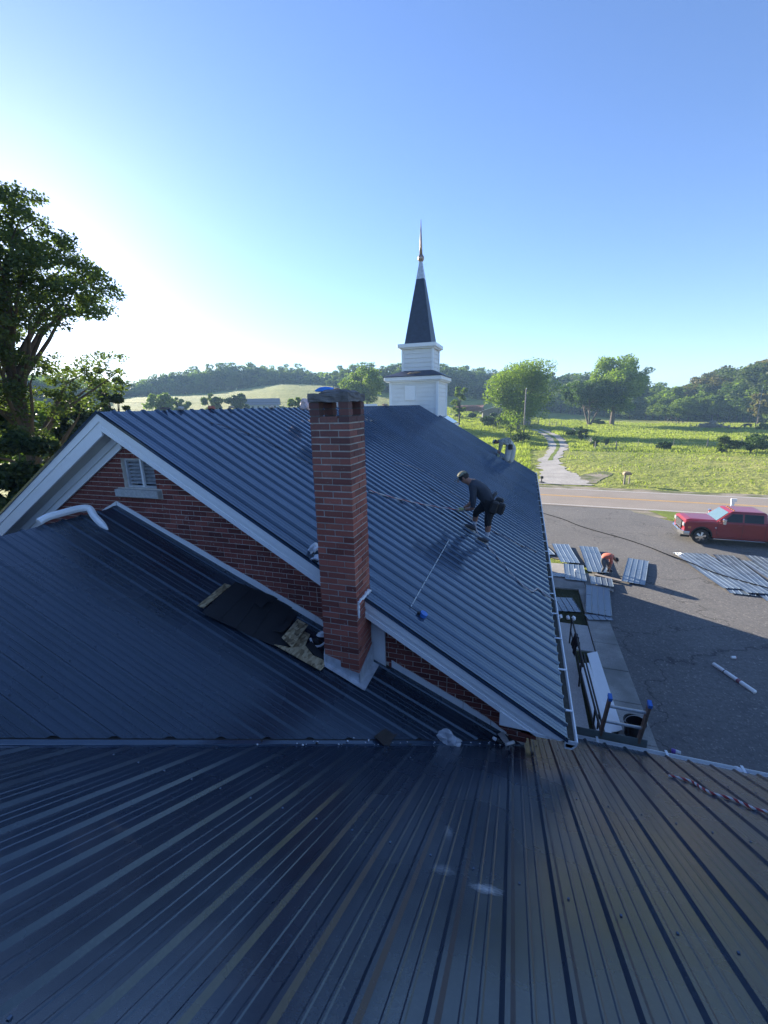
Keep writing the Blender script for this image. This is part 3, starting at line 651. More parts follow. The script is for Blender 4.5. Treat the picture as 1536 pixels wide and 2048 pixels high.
while z + .05 < 8.06:
    top = z+.03 > ZT
    if top:
        for (a, b) in ((CX0, CX0+.105), (CX1-.10, CX1)):
            for (c, d) in ((CY0, CY0+.10), (CY1-.10, CY1)): cb(a, b, c, d, z, True)
    elif r % 2 == 0:     # front: two stretchers; side: header + stretcher tail
        m_ = (CX0+CX1)/2 + .0
        cb(CX0, m_-g/2, CY0, CY0+th, z, True); cb(m_+g/2, CX1, CY0, CY0+th, z, True)
        ys = CY0+th+g; cb(CX1-th, CX1, ys, ys+.195, z, True); cb(CX1-th, CX1, ys+.205, CY1, z, True)
        cb(CX0, CX0+th, ys, ys+.195, z, False); cb(CX0, CX0+th, ys+.205, CY1, z, False); cb(CX0+th+g, CX1-th-g, CY1-th, CY1, z, False)
    else:
        a = CX0+.095; cb(CX0, a-g/2, CY0, CY0+th, z, True); cb(a+g/2, a+.2-g/2, CY0, CY0+th, z, True); cb(a+.2+g/2, CX1, CY0, CY0+.195, z, True)
        cb(CX1-th, CX1, CY0+.205, CY1, z, True); cb(CX0, CX0+th, CY0+.10, CY1, z, False); cb(CX0+th+g, CX1-th-g, CY1-th, CY1, z, False)
    z += .0667; r += 1
tag(far_b.obj('chimney_brick', M_CBRICK, chimney), kind='stuff')
# crumbling concrete crown
M_SOOT = simple('sooty_mortar', (.12, .115, .11), .95, .4, 12, b=.5)
for (a, b) in ((CX0, CX0+.105), (CX1-.10, CX1)):
    for (c, d) in ((CY0, CY0+.10), (CY1-.10, CY1)): MB().box(a+.006, b-.006, c+.006, d-.006, ZT, 8.06).obj('corner_pier', M_SOOT, chimney)
bm = bmesh.new(); bmesh.ops.create_cube(bm, size=1); bmesh.ops.subdivide_edges(bm, edges=bm.edges[:], cuts=5, use_grid_fill=True)
for v in bm.verts:
    n_ = random.Random(int((v.co.x+2)*1000+(v.co.y+2)*77777+(v.co.z+2)*33331))
    x, y_, z_ = v.co
    v.co = Vector((-1.775+x*.425, 3.90+y_*.425, 8.112+z_*.115))
    if z_ > .3: v.co.z += -.035*max(0, (abs(x)*2)**4*.9+(abs(y_)*2)**4*.5) ; v.co.x -= math.copysign(.03, x)*(abs(x) > .45); v.co.y -= math.copysign(.03, y_)*(abs(y_) > .45)
    if z_ > .3 and x < -.25: v.co.z -= .03
    v.co += Vector((n_.uniform(-.006, .006), n_.uniform(-.006, .006), n_.uniform(-.006, .006)))
me = bpy.data.meshes.new('crown'); bm.to_mesh(me); bm.free(); me.materials.append(simple('sooty_concrete', (.16, .15, .145), .95, .5, 9, b=.9)); inst('chimney_crown', me, chimney)
# chimney base flashing
mb = MB()
def fp(pts, off): mb.prism(pts, off)
fp([(CX0-.01, CY0-.004, z_a(CX0)+.02), (-1.79, CY0-.004, z_a(-1.79)+.02), (-1.79, CY0-.004, 5.28), (CX0-.01, CY0-.004, 5.33)], (0, -.006, 0))
fp([(-1.792, CY0-.010, z_a(-1.79)+.02), (CX1+.01, CY0-.010, z_a(CX1)+.02), (CX1+.01, CY0-.010, 5.165), (-1.792, CY0-.010, 5.21)], (0, -.006, 0))
fp([(CX1+.004, CY0-.016, z_a(CX1)+.02), (CX1+.004, CY1+.02, z_a(CX1)+.02), (CX1+.004, CY1+.02, 5.30), (CX1+.004, CY0-.016, 5.165)], (.008, 0, 0))
mb.obj('step_flashing', M_FLASH, chimney)
mb = MB(); mb.prism([(CX0-.04, CY0-.075, z_a(CX0-.04)+.026), (CX1+.07, CY0-.075, z_a(CX1+.07)+.026), (CX1+.07, CY0-.01, z_a(CX1+.07)+.028), (CX0-.04, CY0-.01, z_a(CX0-.04)+.028)], (0, 0, .004))
mb.prism([(CX1+.012, CY0-.075, z_a(CX1+.01)+.030), (CX1+.085, CY0-.075, z_a(CX1+.085)+.030), (CX1+.085, CY1, z_a(CX1+.085)+.030), (CX1+.012, CY1, z_a(CX1+.01)+.030)], (0, 0, .004)); mb.obj('apron_flashing', M_FLASH, chimney)
mb = MB(); pts = [(CX1+.012, CY0+.02+t*.37, z_main(CX1)+.05+random.uniform(-.012, .02)) for t in np.linspace(0, 1, 12)]; mb.tube([Vector(p) for p in pts], [random.uniform(.012, .022) for _ in pts], 6)
mb.tube([(CX1+.006, CY0+.03, z_main(CX1)+.06-i*.03) for i in range(7)], [.018, .012, .02, .012, .016, .012, .01], 6); mb.obj('sealant_bead', M_SEAL, chimney)
# --- steeple
st = MB(); TX0, TX1, TY0, TY1 = -6.55, -4.16, 20.95, 23.35
st.box(TX0+.03, TX1-.03, TY0+.03, TY1-.03, 6.4, 9.25); steeple = st.obj('steeple', M_WHITE2, church)
def boards(x0, x1, y0, y1, z0, z1, h, name='siding_board'):
    z = z0; k = 0
    while z < z1-.02:
        zz = min(z+h, z1); e = .008
        mb = MB(); mb.add([(x0-e-.022, y0-e-.022, z), (x1+e+.022, y0-e-.022, z), (x1+e+.022, y1+e, z), (x0-e-.022, y1+e, z), (x0-e, y0-e, zz-.004), (x1+e, y0-e, zz-.004), (x1+e, y1+e, zz-.004), (x0-e, y1+e, zz-.004)], [(0, 1, 5, 4), (1, 2, 6, 5), (3, 0, 4, 7), (2, 3, 7, 6), (0, 3, 2, 1), (4, 5, 6, 7)])
        mb.obj(name, M_WHITE2, steeple); z = zz
boards(TX0+.02, TX1-.02, TY0+.02, TY1-.02, 6.6, 9.15, .205)
for x in (TX0, TX1):
    for y in (TY0, TY1): MB().box(x-.06, x+.06, y-.06, y+.06, 6.4, 9.16).obj('corner_trim', M_WHITE, steeple)
mb = MB(); mb.box(TX0-.02, TX1+.02, TY0-.03, TY1+.03, 9.10, 9.22); mb.obj('frieze_band', M_WHITE, steeple)
mb = MB(); mb.box(TX0+.75, TX0+1.28, TY0-.045, TY0+.02, 8.28, 8.98); mb.obj('hatch', M_WHITE, steeple, bevel=.01)
mb = MB(); mb.box(TX0-.26, TX1+.24, TY0-.26, TY1+.24, 9.22, 9.40); mb.box(TX0-.2, TX1+.18, TY0-.2, TY1+.18, 9.17, 9.22); mb.obj('lower_cornice', M_WHITE, steeple, bevel=.015)
UX0, UX1, UY0, UY1 = -6.03, -4.50, 21.42, 22.92
mb = MB(); a = [(TX0-.3, TY0-.3), (TX1+.28, TY0-.3), (TX1+.28, TY1+.28), (TX0-.3, TY1+.28)]; b = [(UX0, UY0), (UX1, UY0), (UX1, UY1), (UX0, UY1)]
mb.add([(x, y, 9.40) for x, y in a]+[(x, y, 9.43) for x, y in a]+[(x, y, 9.72) for x, y in b], [(0, 3, 2, 1)]+[(i, (i+1) % 4, (i+1) % 4+4, i+4) for i in range(4)]+[(i+4, (i+1) % 4+4, (i+1) % 4+8, i+8) for i in range(4)]+[(8, 9, 10, 11)]); 
M_SHING = simple('dark_slate_roofing', (.028, .045, .080), .5, .3, 6); mb.obj('skirt_roof', M_SHING, steeple)
MB().box(UX0+.03, UX1-.03, UY0+.03, UY1-.03, 9.5, 10.8).obj('upper_stage', M_WHITE2, steeple)
boards(UX0+.02, UX1-.02, UY0+.02, UY1-.02, 9.66, 10.75, .215)
for x in (UX0, UX1):
    for y in (UY0, UY1): MB().box(x-.05, x+.05, y-.05, y+.05, 9.6, 10.76).obj('corner_trim', M_WHITE, steeple)
mb = MB(); mb.box(UX0-.22, UX1+.2, UY0-.22, UY1+.2, 10.80, 10.98); mb.box(UX0-.12, UX1+.12, UY0-.12, UY1+.12, 10.74, 10.80); mb.obj('upper_cornice', M_WHITE, steeple, bevel=.012)
scx, scy = -5.27, 22.17
def pyr(z0, r0, z1, r1, m, name):
    mb = MB(); vs = [(scx+sx*r, scy+sy*r, z) for r, z in ((r0, z0), (r1, z1)) for sx, sy in ((-1, -1), (1, -1), (1, 1), (-1, 1))]
    mb.add(vs, [(0, 3, 2, 1), (4, 5, 6, 7)]+[(i, (i+1) % 4, (i+1) % 4+4, i+4) for i in range(4)]); return mb.obj(name, m, steeple)
pyr(10.98, .72, 11.02, .72, M_SHING, 'spire_foot'); pyr(11.02, .68, 14.02, .19, M_SHING, 'spire')
M_COPPER = simple('aged_metal_finial', (.36, .27, .22), .4, .4, 6, metal=.7)
pyr(14.02, .195, 14.85, .06, M_FLASH, 'spire_cap')
mb = MB(); mb.lathe([(.02, -.17), (.1, -.14), (.155, -.05), (.155, .05), (.1, .14), (.03, .17)], (scx, scy, 14.96), 16); mb.obj('finial_ball', M_COPPER, steeple, smooth=True)
mb = MB(); mb.tube([(scx, scy, 15.05), (scx, scy, 15.6), (scx, scy, 16.62)], [.085, .06, .008], 8); mb.obj('finial_spike', M_COPPER, steeple, smooth=True)

# ------------------------------------------------------------------ air
hm = bpy.data.materials.new('haze_air'); hm.use_nodes = True; hn = hm.node_tree; hn.nodes.clear(); ho = hn.nodes.new('ShaderNodeOutputMaterial'); hv = hn.nodes.new('ShaderNodeVolumePrincipled')
hv.inputs['Color'].default_value = (.45, .72, 1, 1); hv.inputs['Density'].default_value = HAZE; hv.inputs['Anisotropy'].default_value = 0.0; hn.links.new(hv.outputs[0], ho.inputs['Volume'])
hb = MB(); hb.box(-3600, 3600, -3600, 3600, -2, 62); tag(hb.obj('haze', hm), 'thin blue summer haze over the pasture', kind='stuff')
# ------------------------------------------------------------------ vegetation
def leaf_mesh(name, P, size, m, seed=0, up=.35, aspect=.62):
    rng = np.random.default_rng(seed); n = len(P)
    nrm = rng.normal(size=(n, 3)); nrm[:, 2] = np.abs(nrm[:, 2])+up; nrm /= np.linalg.norm(nrm, axis=1)[:, None]
    a = rng.normal(size=(n, 3)); u = np.cross(nrm, a); u /= np.linalg.norm(u, axis=1)[:, None]; w = np.cross(nrm, u)
    s = (size*rng.uniform(.6, 1.35, n))[:, None]; u = u*s; w = w*s*aspect
    V = np.empty((n, 4, 3), np.float32); V[:, 0] = P-u; V[:, 1] = P+w; V[:, 2] = P+u; V[:, 3] = P-w
    V[:, 0, 2] -= s[:, 0]*.15; V[:, 2, 2] -= s[:, 0]*.15
    me = bpy.data.meshes.new(name); me.vertices.add(4*n); me.loops.add(4*n); me.polygons.add(n)
    me.vertices.foreach_set('co', V.reshape(-1)); me.loops.foreach_set('vertex_index', np.arange(4*n, dtype=np.int32))
    me.polygons.foreach_set('loop_start', np.arange(0, 4*n, 4, dtype=np.int32)); me.polygons.foreach_set('loop_total', np.full(n, 4, np.int32))
    me.materials.append(m); me.update(calc_edges=True); return me
def clump_points(clumps, n, rng, flat=.75):
    cl = np.array([(*c, r) for c, r in clumps]); vol = cl[:, 3]**2.4; idx = rng.choice(len(cl), n, p=vol/vol.sum())
    d = rng.normal(size=(n, 3)); d /= np.linalg.norm(d, axis=1)[:, None]; rr = rng.uniform(.25, 1, n)**(1/2.2)
    rr *= 1+.25*np.sin(d[:, 0]*7+idx)*np.sin(d[:, 1]*6+idx*2)
    off = d*(cl[idx, 3]*rr)[:, None]; off[:, 2] *= flat
    return cl[idx, :3]+off
def tree_meshes(name, h, w, th, nl, leaf, m, seed, nc=34, flat=1.0, trunks=1, tr=None, clr=None, shape='round', open_=.0):
    rng = np.random.default_rng(seed); clumps = []
    zc = th+(h-th)*.5; rz = (h-th)*.5; rx = w/2
    for k in range(nc):
        for _ in range(30):
            d = rng.normal(size=3); d /= np.linalg.norm(d); q = rng.uniform(.35, .86)
            p = np.array([d[0]*rx*q, d[1]*rx*q, zc+d[2]*rz*q])
            if shape == 'round' and p[2] < th+.1*rz: continue
            if shape == 'cone' and math.hypot(p[0], p[1]) > rx*(1-.8*(p[2]-th)/(h-th))*.9: continue
            break
        clumps.append((tuple(p), (clr or .27)*min(rx, rz*1.3)*rng.uniform(.6, 1.25)))
    P = clump_points(clumps, nl, rng); P = P[P[:, 2] > th*.55]
    crown = leaf_mesh('crown', P, leaf, m, seed)
    mb = MB(); tr = tr or max(.12, h*.022)
    for t in range(trunks):
        a = 2*math.pi*t/max(trunks, 1)+seed; lean = 0 if trunks == 1 else .18*w
        b = Vector((math.cos(a)*.25*(trunks > 1), math.sin(a)*.25*(trunks > 1), -.3)); e = Vector((math.cos(a)*lean, math.sin(a)*lean, th+(h-th)*.45))
        mid = b.lerp(e, .5)+Vector((rng.uniform(-.2, .2), rng.uniform(-.2, .2), 0))
        mb.tube([b, b+Vector((0, 0, .5)), mid, e], [tr*1.5, tr, tr*.8, tr*.35], 7)
        for (c, r) in clumps[t::max(1, trunks)][:12]:
            s = b.lerp(e, random.uniform(.45, .9)); c = Vector(c); mb.tube([s, s.lerp(c, .5)+Vector((0, 0, .04*h)), c], [tr*.35, tr*.22, tr*.06], 5, cap=False)
    return crown, mb.mesh('trunk', M_BARK, True)
def place_tree(name, label, cat, loc, crown, trunk, group=None, rz=0.0, scale=(1, 1, 1)):
    t = thing(name, label, cat, loc, rz, group); t.scale = scale
    inst('crown', crown, t); inst('trunk', trunk, t); return t
def px_size(d): return d/FPX
def tree_at(name, label, cat, px, py, x0, x1, ytop, m, trunkfrac=.2, leaf=None, nl=9000, seed=1, nc=34, dist=None, group=None, ybot=None, **k):
    loc = at_dist(px, dist) if dist else on_ground(px, py)
    d = math.hypot(loc.x, loc.y); h = z_at(px, ytop, d)-loc.z
    aL, aR = ray(x0, py), ray(x1, py); w = abs(math.atan2(aL.x, aL.y)-math.atan2(aR.x, aR.y))*d
    th = trunkfrac*h; leaf = leaf or max(.12, d*.0019)
    c, t = tree_meshes(name, h, w, th, nl, leaf, m, seed, nc, **k)
    return place_tree(name, label, cat, loc, c, t, group, rz=seed*1.3)
# near oak on the left: clumps follow the photographed outline, spread in depth
OAKD = 26.0
ob = at_dist(34, OAKD); ob.z = 0
rngo = np.random.default_rng(5); oc = []
def inside(poly, x, y):
    c = False; j = len(poly)-1
    for i in range(len(poly)):
        if (poly[i][1] > y) != (poly[j][1] > y) and x < (poly[j][0]-poly[i][0])*(y-poly[i][1])/(poly[j][1]-poly[i][1])+poly[i][0]: c = not c
        j = i
    return c
def oak_pt(px, py, spread):
    d = OAKD+rngo.uniform(-1, 1)*spread; rr = ray(px, py); hh = math.hypot(rr.x, rr.y); return Vector((rr.x*d/hh, rr.y*d/hh, CAMZ+rr.z*d/hh))
def fill(poly, n, r0, r1, spread, thin=None):
    xs_ = [p[0] for p in poly]; ys_ = [p[1] for p in poly]; k = 0
    while k < n:
        x, y = rngo.uniform(min(xs_), max(xs_)), rngo.uniform(min(ys_), max(ys_))
        if inside(poly, x, y): oc.append((tuple(oak_pt(x, y, spread)-ob), rngo.uniform(r0, r1))); k += 1
fill([(-60, 368), (35, 372), (78, 395), (80, 440), (105, 478), (142, 478), (160, 520), (200, 540), (244, 572), (240, 598), (210, 630), (160, 640), (120, 662), (60, 660), (10, 700), (-60, 700)], 430, .24, .52, 4.5)
fill([(-60, 690), (20, 690), (60, 720), (100, 715), (150, 735), (190, 700), (235, 695), (250, 750), (258, 785), (200, 822), (120, 830), (60, 900), (-60, 930)], 230, .22, .46, 3.5)
fill([(-430, 200), (-120, 240), (-60, 360), (-60, 700), (-420, 720)], 250, .55, 1.0, 4.5)
P = clump_points(oc, 120000, rngo, .6)
oak = thing('oak_tree', 'tall dark spreading oak beyond the left roof edge against the sun glow', 'tree', ob)
inst('crown', leaf_mesh('crown', P+rngo.normal(0, .05, P.shape), .078, L_OAK, 3), oak)
mb = MB(); mb.tube([(0, 0, -.3), (.1, 0, 1), (0, .2, 6), (-.3, .3, 11), (-.6, .2, 16)], [.5, .34, .28, .2, .08], 12)
for (c, r) in oc[::19]:
    c = Vector(c); s = Vector((-.2, .2, max(5, min(14, c.z-3-.25*math.hypot(c.x, c.y))))); m1 = s.lerp(c, .45)+Vector((rngo.uniform(-.4, .4), rngo.uniform(-.4, .4), .5)); m2 = s.lerp(c, .78)+Vector((rngo.uniform(-.3, .3), rngo.uniform(-.3, .3), .25))
    mb.tube([s, m1, m2, c], [.12, .075, .04, .012], 6, cap=False)
mb.obj('trunk', M_BARK, oak, smooth=True)
tree_at('understorey_tree', 'olive green tree right of the oak trunk behind the gable rake', 'tree', 165, 1010, 60, 262, 775, L_OAK, .06, .14, 40000, 41, 60, dist=36)
tree_at('understorey_tree', 'leafy tree in front of the oak trunk at the left picture edge', 'tree', 10, 1010, -110, 125, 815, L_OAK, .06, .10, 34000, 42, 60, dist=21)
tree_at('understorey_tree', 'yellow green low tree glowing beneath the oak at far left', 'tree', 90, 1010, -20, 190, 850, L_BRIGHT, .05, .16, 26000, 43, 50, dist=50)
tree_at('understorey_tree', 'small tree at the lower left corner just above the white rake', 'tree', 10, 1010, -60, 60, 925, L_BRIGHT, .1, .16, 8000, 44, 26, dist=48)
tree_at('understorey_tree', 'thin leafy tree against the sky at the right edge of the oak', 'tree', 225, 990, 180, 268, 690, L_OAK, .3, .12, 12000, 45, 26, dist=38, clr=.22)
c_, t_ = tree_meshes('t', 15, 13, 2.0, 16000, .38, L_DARK, 77, 44)  # unseen trees added out of frame to darken reflections in the near roofs
for i, (az, dd, lb) in enumerate(((68, 33, 'added unseen tree standing next to the near oak'), (78, 30, 'added unseen tree beside the left eave of the nave'), (89, 34, 'added unseen tree level with the connector roof on the left'), (101, 31, 'added unseen tree level with the left end of the wing'), (114, 36, 'added unseen tree farthest back behind the wing'))):
    place_tree('added_tree', lb, 'tree', (-dd*math.sin(R(az)), dd*math.cos(R(az)), 0), c_, t_, 'unseen trees added beside the church', i*1.7)
# middle distance trees and shrubs
tree_at('maple_tree', 'tall bright green tree behind the utility pole and old barn', 'tree', 1036, 868, 958, 1112, 704, L_BRIGHT, .04, None, 30000, 51, 90, clr=.27)
tree_at('spreading_tree', 'low flat topped dark tree with several leaning trunks beside the driveway gate', 'tree', 1178, 852, 1106, 1264, 756, L_DARK, .3, None, 22000, 52, 70, trunks=3, clr=.3)
tree_at('shade_tree', 'tall light green shade tree with one thick trunk in the pasture', 'tree', 1223, 852, 1158, 1308, 697, L_BRIGHT, .13, None, 28000, 53, 80, tr=.75, clr=.23)
tree_at('round_tree', 'small round bright green tree standing before the right hand wood', 'tree', 1434, 843, 1407, 1464, 797, L_BRIGHT, .18, None, 7000, 54, 26)
tree_at('gnarled_tree', 'dull brownish green tree with a short trunk near the right picture edge', 'tree', 1514, 851, 1484, 1545, 778, L_DRY, .16, None, 8000, 55, 28)
tree_at('field_tree', 'wide pale green tree pair in the tan field above the left roof ridge', 'tree', 325, 822, 286, 358, 782, L_BRIGHT, .08, .3, 6000, 56, 26, dist=150)
tree_at('field_tree', 'smaller green tree touching the wide pale one in the tan field', 'tree', 362, 822, 342, 386, 788, L_WOOD, .08, .3, 4000, 57, 20, dist=152)
tree_at('field_tree', 'rounded green tree midway between the pale pair and the far farmhouse', 'tree', 422, 820, 396, 448, 780, L_WOOD, .08, .3, 5000, 58, 22, dist=155)
tree_at('field_tree', 'dark bushy tree standing directly left of the far farmhouse', 'tree', 480, 818, 455, 508, 777, L_DARK, .08, .3, 6000, 59, 24, dist=150)
tree_at('field_tree', 'small yellow green tree between the farmhouse and the brick chimney', 'tree', 590, 818, 568, 611, 789, L_BRIGHT, .08, .3, 4000, 60, 20, dist=120)
tree_at('sycamore_tree', 'large pale green tree with a light trunk right behind the chimney top', 'tree', 735, 812, 688, 790, 735, L_WOOD, .3, .3, 12000, 61, 40, dist=140)
tree_at('sapling', 'slender bright green tree just right of the steeple base', 'tree', 919, 815, 898, 940, 764, L_BRIGHT, .25, .25, 3500, 62, 20, dist=125, clr=.22)
SH = [(985, 856, 958, 1012, 825, L_DARK, 'dark green thicket in front of the old barn wall'), (1032, 888, 1008, 1064, 846, L_WOOD, 'leafy bush at the foot of the utility pole'), (1162, 884, 1150, 1178, 852, L_DARK, 'upright dark cedar bush beside the driveway fence'),
      (1188, 897, 1180, 1197, 871, L_DARK, 'small cedar bush just right of the leaning fence post'), (1211, 892, 1203, 1220, 876, L_DARK, 'small round bush behind the pasture fence'), (1326, 900, 1310, 1345, 881, L_DARK, 'low scrubby bush on the fence line left of the far post'),
      (1450, 906, 1425, 1490, 874, L_WOOD, 'bramble clump right of the far fence post'), (1500, 907, 1450, 1556, 868, L_DARK, 'broad dark thicket on the fence line at the right edge'), (1397, 842, 1386, 1416, 823, L_DARK, 'dark round bush left of the small round tree'),
      (1353, 836, 1343, 1366, 826, L_DRY, 'reddish brown round bush before the wood'), (916, 838, 909, 924, 826, L_DARK, 'tiny dark bush near the rusty collapsed shed'), (944, 838, 936, 952, 824, L_DARK, 'second small bush on the meadow right of the steeple'), (1142, 872, 1132, 1156, 860, L_WOOD, 'ragged bush beside the driveway gate'),
      (1196, 850, 1180, 1212, 836, L_DARK, 'dark shrub growing between the two pasture trees'), (1530, 862, 1508, 1560, 846, L_WOOD, 'tall weeds in front of the gnarled tree at the right edge')]
for i, (px, py, x0, x1, yt, m, lb) in enumerate(SH): tree_at('bush', lb, 'bush', px, py, x0, x1, yt, m, .02, None, 2600, 70+i, 16, clr=.34)
# woods: individual trees sharing a few meshes
protos = []
for s in range(7):
    m = [L_WOOD, L_WOOD, L_OAK, L_BRIGHT, L_WOOD, L_DARK, L_WOOD][s]
    protos.append(tree_meshes('t', 1.0, .78, .06, 3400, .024, m, 100+s, 26, clr=.30, tr=.014))
tall = [tree_meshes('t', 1.0, .8, .38, 3000, .022, [L_DRY, L_OAK, L_OAK][s], 120+s, 24, clr=.24, tr=.02) for s in range(3)]
for pr, mm in protos+tall: pass
wx = [-120, 0, 100, 200, 270, 320, 400, 450, 520, 600, 640, 700, 760, 830, 900, 950, 1000, 1060, 1100, 1160, 1220, 1300, 1345, 1390, 1420, 1460, 1500, 1540, 1640]
wD = [200, 200, 220, 260, 290, 295, 300, 300, 300, 300, 280, 240, 230, 240, 255, 275, 275, 265, 250, 240, 230, 218, 212, 206, 215, 215, 205, 195, 190]
wT = [740, 740, 745, 765, 766, 750, 739, 733, 731, 738, 748, 735, 730, 735, 729, 737, 748, 741, 744, 746, 752, 770, 770, 762, 750, 735, 722, 718, 714]
def wood_row(step, dD, dT, seed, protoset=None, jitter=6):
    rng = np.random.default_rng(seed); px = -110
    while px < 1640:
        D = float(np.interp(px, wx, wD))+dD+rng.uniform(-6, 6); T = float(np.interp(px, wx, wT))+dT+rng.uniform(-jitter, jitter)
        loc = at_dist(px, D); h = max(4, z_at(px, T, D)-loc.z)
        right = px > 1395
        ps = tall if (right and dD >= 0 and dT < 5) else protos
        c, t = ps[int(rng.integers(len(ps)))]
        seg = [(250, 'left hill wood glimpsed behind the near oak'), (420, 'sloping left end of the hilltop wood'), (620, 'hilltop wood above the far farmhouse'), (780, 'wood behind the brick chimney'), (905, 'wood showing around the steeple base'), (1110, 'dark wood behind the maple and old barn'),
               (1310, 'wood behind the two pasture trees'), (1396, 'wood dipping lowest left of the tall oaks'), (1475, 'rising tall wood left of the gnarled tree'), (9999, 'tallest wood at the right picture edge')]
        nm_ = [t_ for lim, t_ in seg if px < lim][0]; row_ = {12: 'tall back row tree', 0: 'middle row tree', -7: 'low front row tree'}[dD]
        grp, lb = 'trees of the '+nm_, row_+' of the '+nm_
        w = max(h, 11)*rng.uniform(1.0, 1.5)
        place_tree('wood_tree', lb, 'tree', loc, c, t, grp, rng.uniform(0, 6.28), (w, w, h)); px += step*rng.uniform(.75, 1.25)*(h/20 if h > 20 else 1)
wood_row(15, 12, -6, 1); wood_row(15, 0, 2, 2); wood_row(15, -7, 20, 3, jitter=9)
def underwood():
    rng = np.random.default_rng(21); Ps = []
    for px in np.arange(-110, 1640, 2.0):
        D = float(np.interp(px, wx, wD)); n = 46
        for _ in range(n):
            d = D+rng.uniform(-9, 20); r = ray(px+rng.uniform(-2, 2), 810); h = math.hypot(r.x, r.y); x, y = r.x*d/h, r.y*d/h; Ps.append((x, y, gz(x, y)+7.5*rng.uniform(0, 1)**1.3*(.7+.3*math.sin(px*.07))))
    me = leaf_mesh('undergrowth', np.array(Ps), .8, L_WOOD, 5); o = link(bpy.data.objects.new('undergrowth', me)); tag(o, 'leafy undergrowth filling the foot of the far woods', 'undergrowth', kind='stuff')
underwood()
# tall grass over pasture and verge
def grass():
    rng = np.random.default_rng(9); n = 190000
    d = 44+(175-44)*rng.uniform(0, 1, n)**.8; a = np.radians(rng.uniform(-26, 13, n)); x = -d*np.sin(a); y = d*np.cos(a)
    keep = (y > (44.6-.062*(x-1.7))) & ((d > 78) | (x < 1) | (rng.uniform(0, 1, n) < .22))
    cx = np.array([(p.x+q.x)/2 for p, q in zip(dls, drs)]); cy = np.array([(p.y+q.y)/2 for p, q in zip(dls, drs)]); cw = np.array([(q-p).length/2 for p, q in zip(dls, drs)])
    o = np.argsort(cy); inx = np.abs(x-np.interp(y, cy[o], cx[o])) < np.interp(y, cy[o], cw[o])+.2
    keep &= ~(inx & (y < cy.max()+2))
    x, y, d = x[keep], y[keep], d[keep]; n = len(x)
    clump = np.sin(x*.9+np.sin(y*.35)*2)*np.sin(y*.5+x*.2)+rng.normal(0, .4, n)
    left = (x < 1) & (y > 55)
    mown = (y < 77) & ~left
    streak = np.sin(y*.55+np.sin(x*.25)*1.5+x*.08); x = x+0; hgt = np.where(mown, .09+.06*(streak > .35), .24)*(1+.5*np.clip(clump, -1, 1.5))*rng.uniform(.6, 1.3, n)*(.8+d/160); hgt[left] *= 1.5
    z = np.array([gz(a_, b_) for a_, b_ in zip(x, y)])
    th = rng.uniform(0, np.pi, n); w = .075*(d/60)*rng.uniform(.6, 1.4, n)
    V = np.zeros((n, 3, 3), np.float32); V[:, 0] = np.stack([x-np.cos(th)*w, y-np.sin(th)*w, z-.02], 1); V[:, 1] = np.stack([x+np.cos(th)*w, y+np.sin(th)*w, z-.02], 1)
    V[:, 2] = np.stack([x+rng.normal(0, .12, n), y+rng.normal(0, .12, n), z+hgt], 1)
    me = bpy.data.meshes.new('tall_grass'); me.vertices.add(3*n); me.loops.add(3*n); me.polygons.add(n)
    me.vertices.foreach_set('co', V.reshape(-1)); me.loops.foreach_set('vertex_index', np.arange(3*n, dtype=np.int32))
    me.polygons.foreach_set('loop_start', np.arange(0, 3*n, 3, dtype=np.int32)); me.polygons.foreach_set('loop_total', np.full(n, 3, np.int32)); me.materials.append(L_GRASS); me.update(calc_edges=True)
    tag(link(bpy.data.objects.new('tall_grass', me)), 'tufted sunlit grass of the verge and pasture', 'grass', kind='stuff')
grass()
# ------------------------------------------------------------------ pasture things
def post_between(a, b): pass
def fence(name, label, pts, hs=1.15, wires=(.35, .65, .95), steel=()):
    f = thing(name, label, 'fence', pts[0], world=True)
    for i, p in enumerate(pts):
        lean = Vector((random.uniform(-.08, .08), random.uniform(-.06, .06), 1)); mb = MB(); h = hs*random.uniform(.9, 1.15)
        r = .03 if i in steel else random.uniform(.08, .12)
        mb.tube([p+Vector((0, 0, -.2)), p+lean*h*.5, p+lean*h], [r*1.05, r, r*.85], 7); mb.obj('post', M_OLDWOOD, f)
    for w in wires:
        mb = MB(); mb.tube([p+Vector((0, 0, w)) for p in pts], .012, 4); mb.obj('wire', M_FLASH, f)
    return f
fence('wire_fence', 'wire fence on weathered wood posts along the far pasture verge', [on_ground(x, y) for x, y in ((1190, 901), (1232, 899), (1275, 896), (1345, 896), (1414, 896), (1480, 899), (1560, 902))], 1.5, steel=(2, 3))
fence('wire_fence', 'leaning wire fence running up the right side of the driveway', [on_ground(x, y) for x, y in ((1190, 899), (1181, 888), (1171, 880), (1156, 872), (1146, 866), (1128, 861))], 1.3)
fence('wire_fence', 'short line of fence posts beyond the end of the driveway', [on_ground(x, y) for x, y in ((1090, 852), (1098, 853), (1104, 853), (1112, 854), (1122, 854))], 1.5)
fence('wire_fence', 'sagging fence across the meadow between steeple and barn', [on_ground(x, y) for x, y in ((896, 832), (910, 836), (925, 838), (945, 838), (962, 842))], 1.3)
g = thing('farm_gate', 'weathered wooden rail gate at the end of the driveway', 'gate', on_ground(1066, 853), world=True)
a, b = on_ground(1056, 853), on_ground(1076, 853)
for p in (a, b): MB().tube([p, p+Vector((0, 0, 1.9))], .14, 7).obj('post', M_OLDWOOD, g)
for k in range(4):
    mb = MB(); mb.tube([a+Vector((0, 0, .35+k*.4)), b+Vector((0, 0, .35+k*.4))], .06, 5); mb.obj('rail', M_OLDWOOD, g)
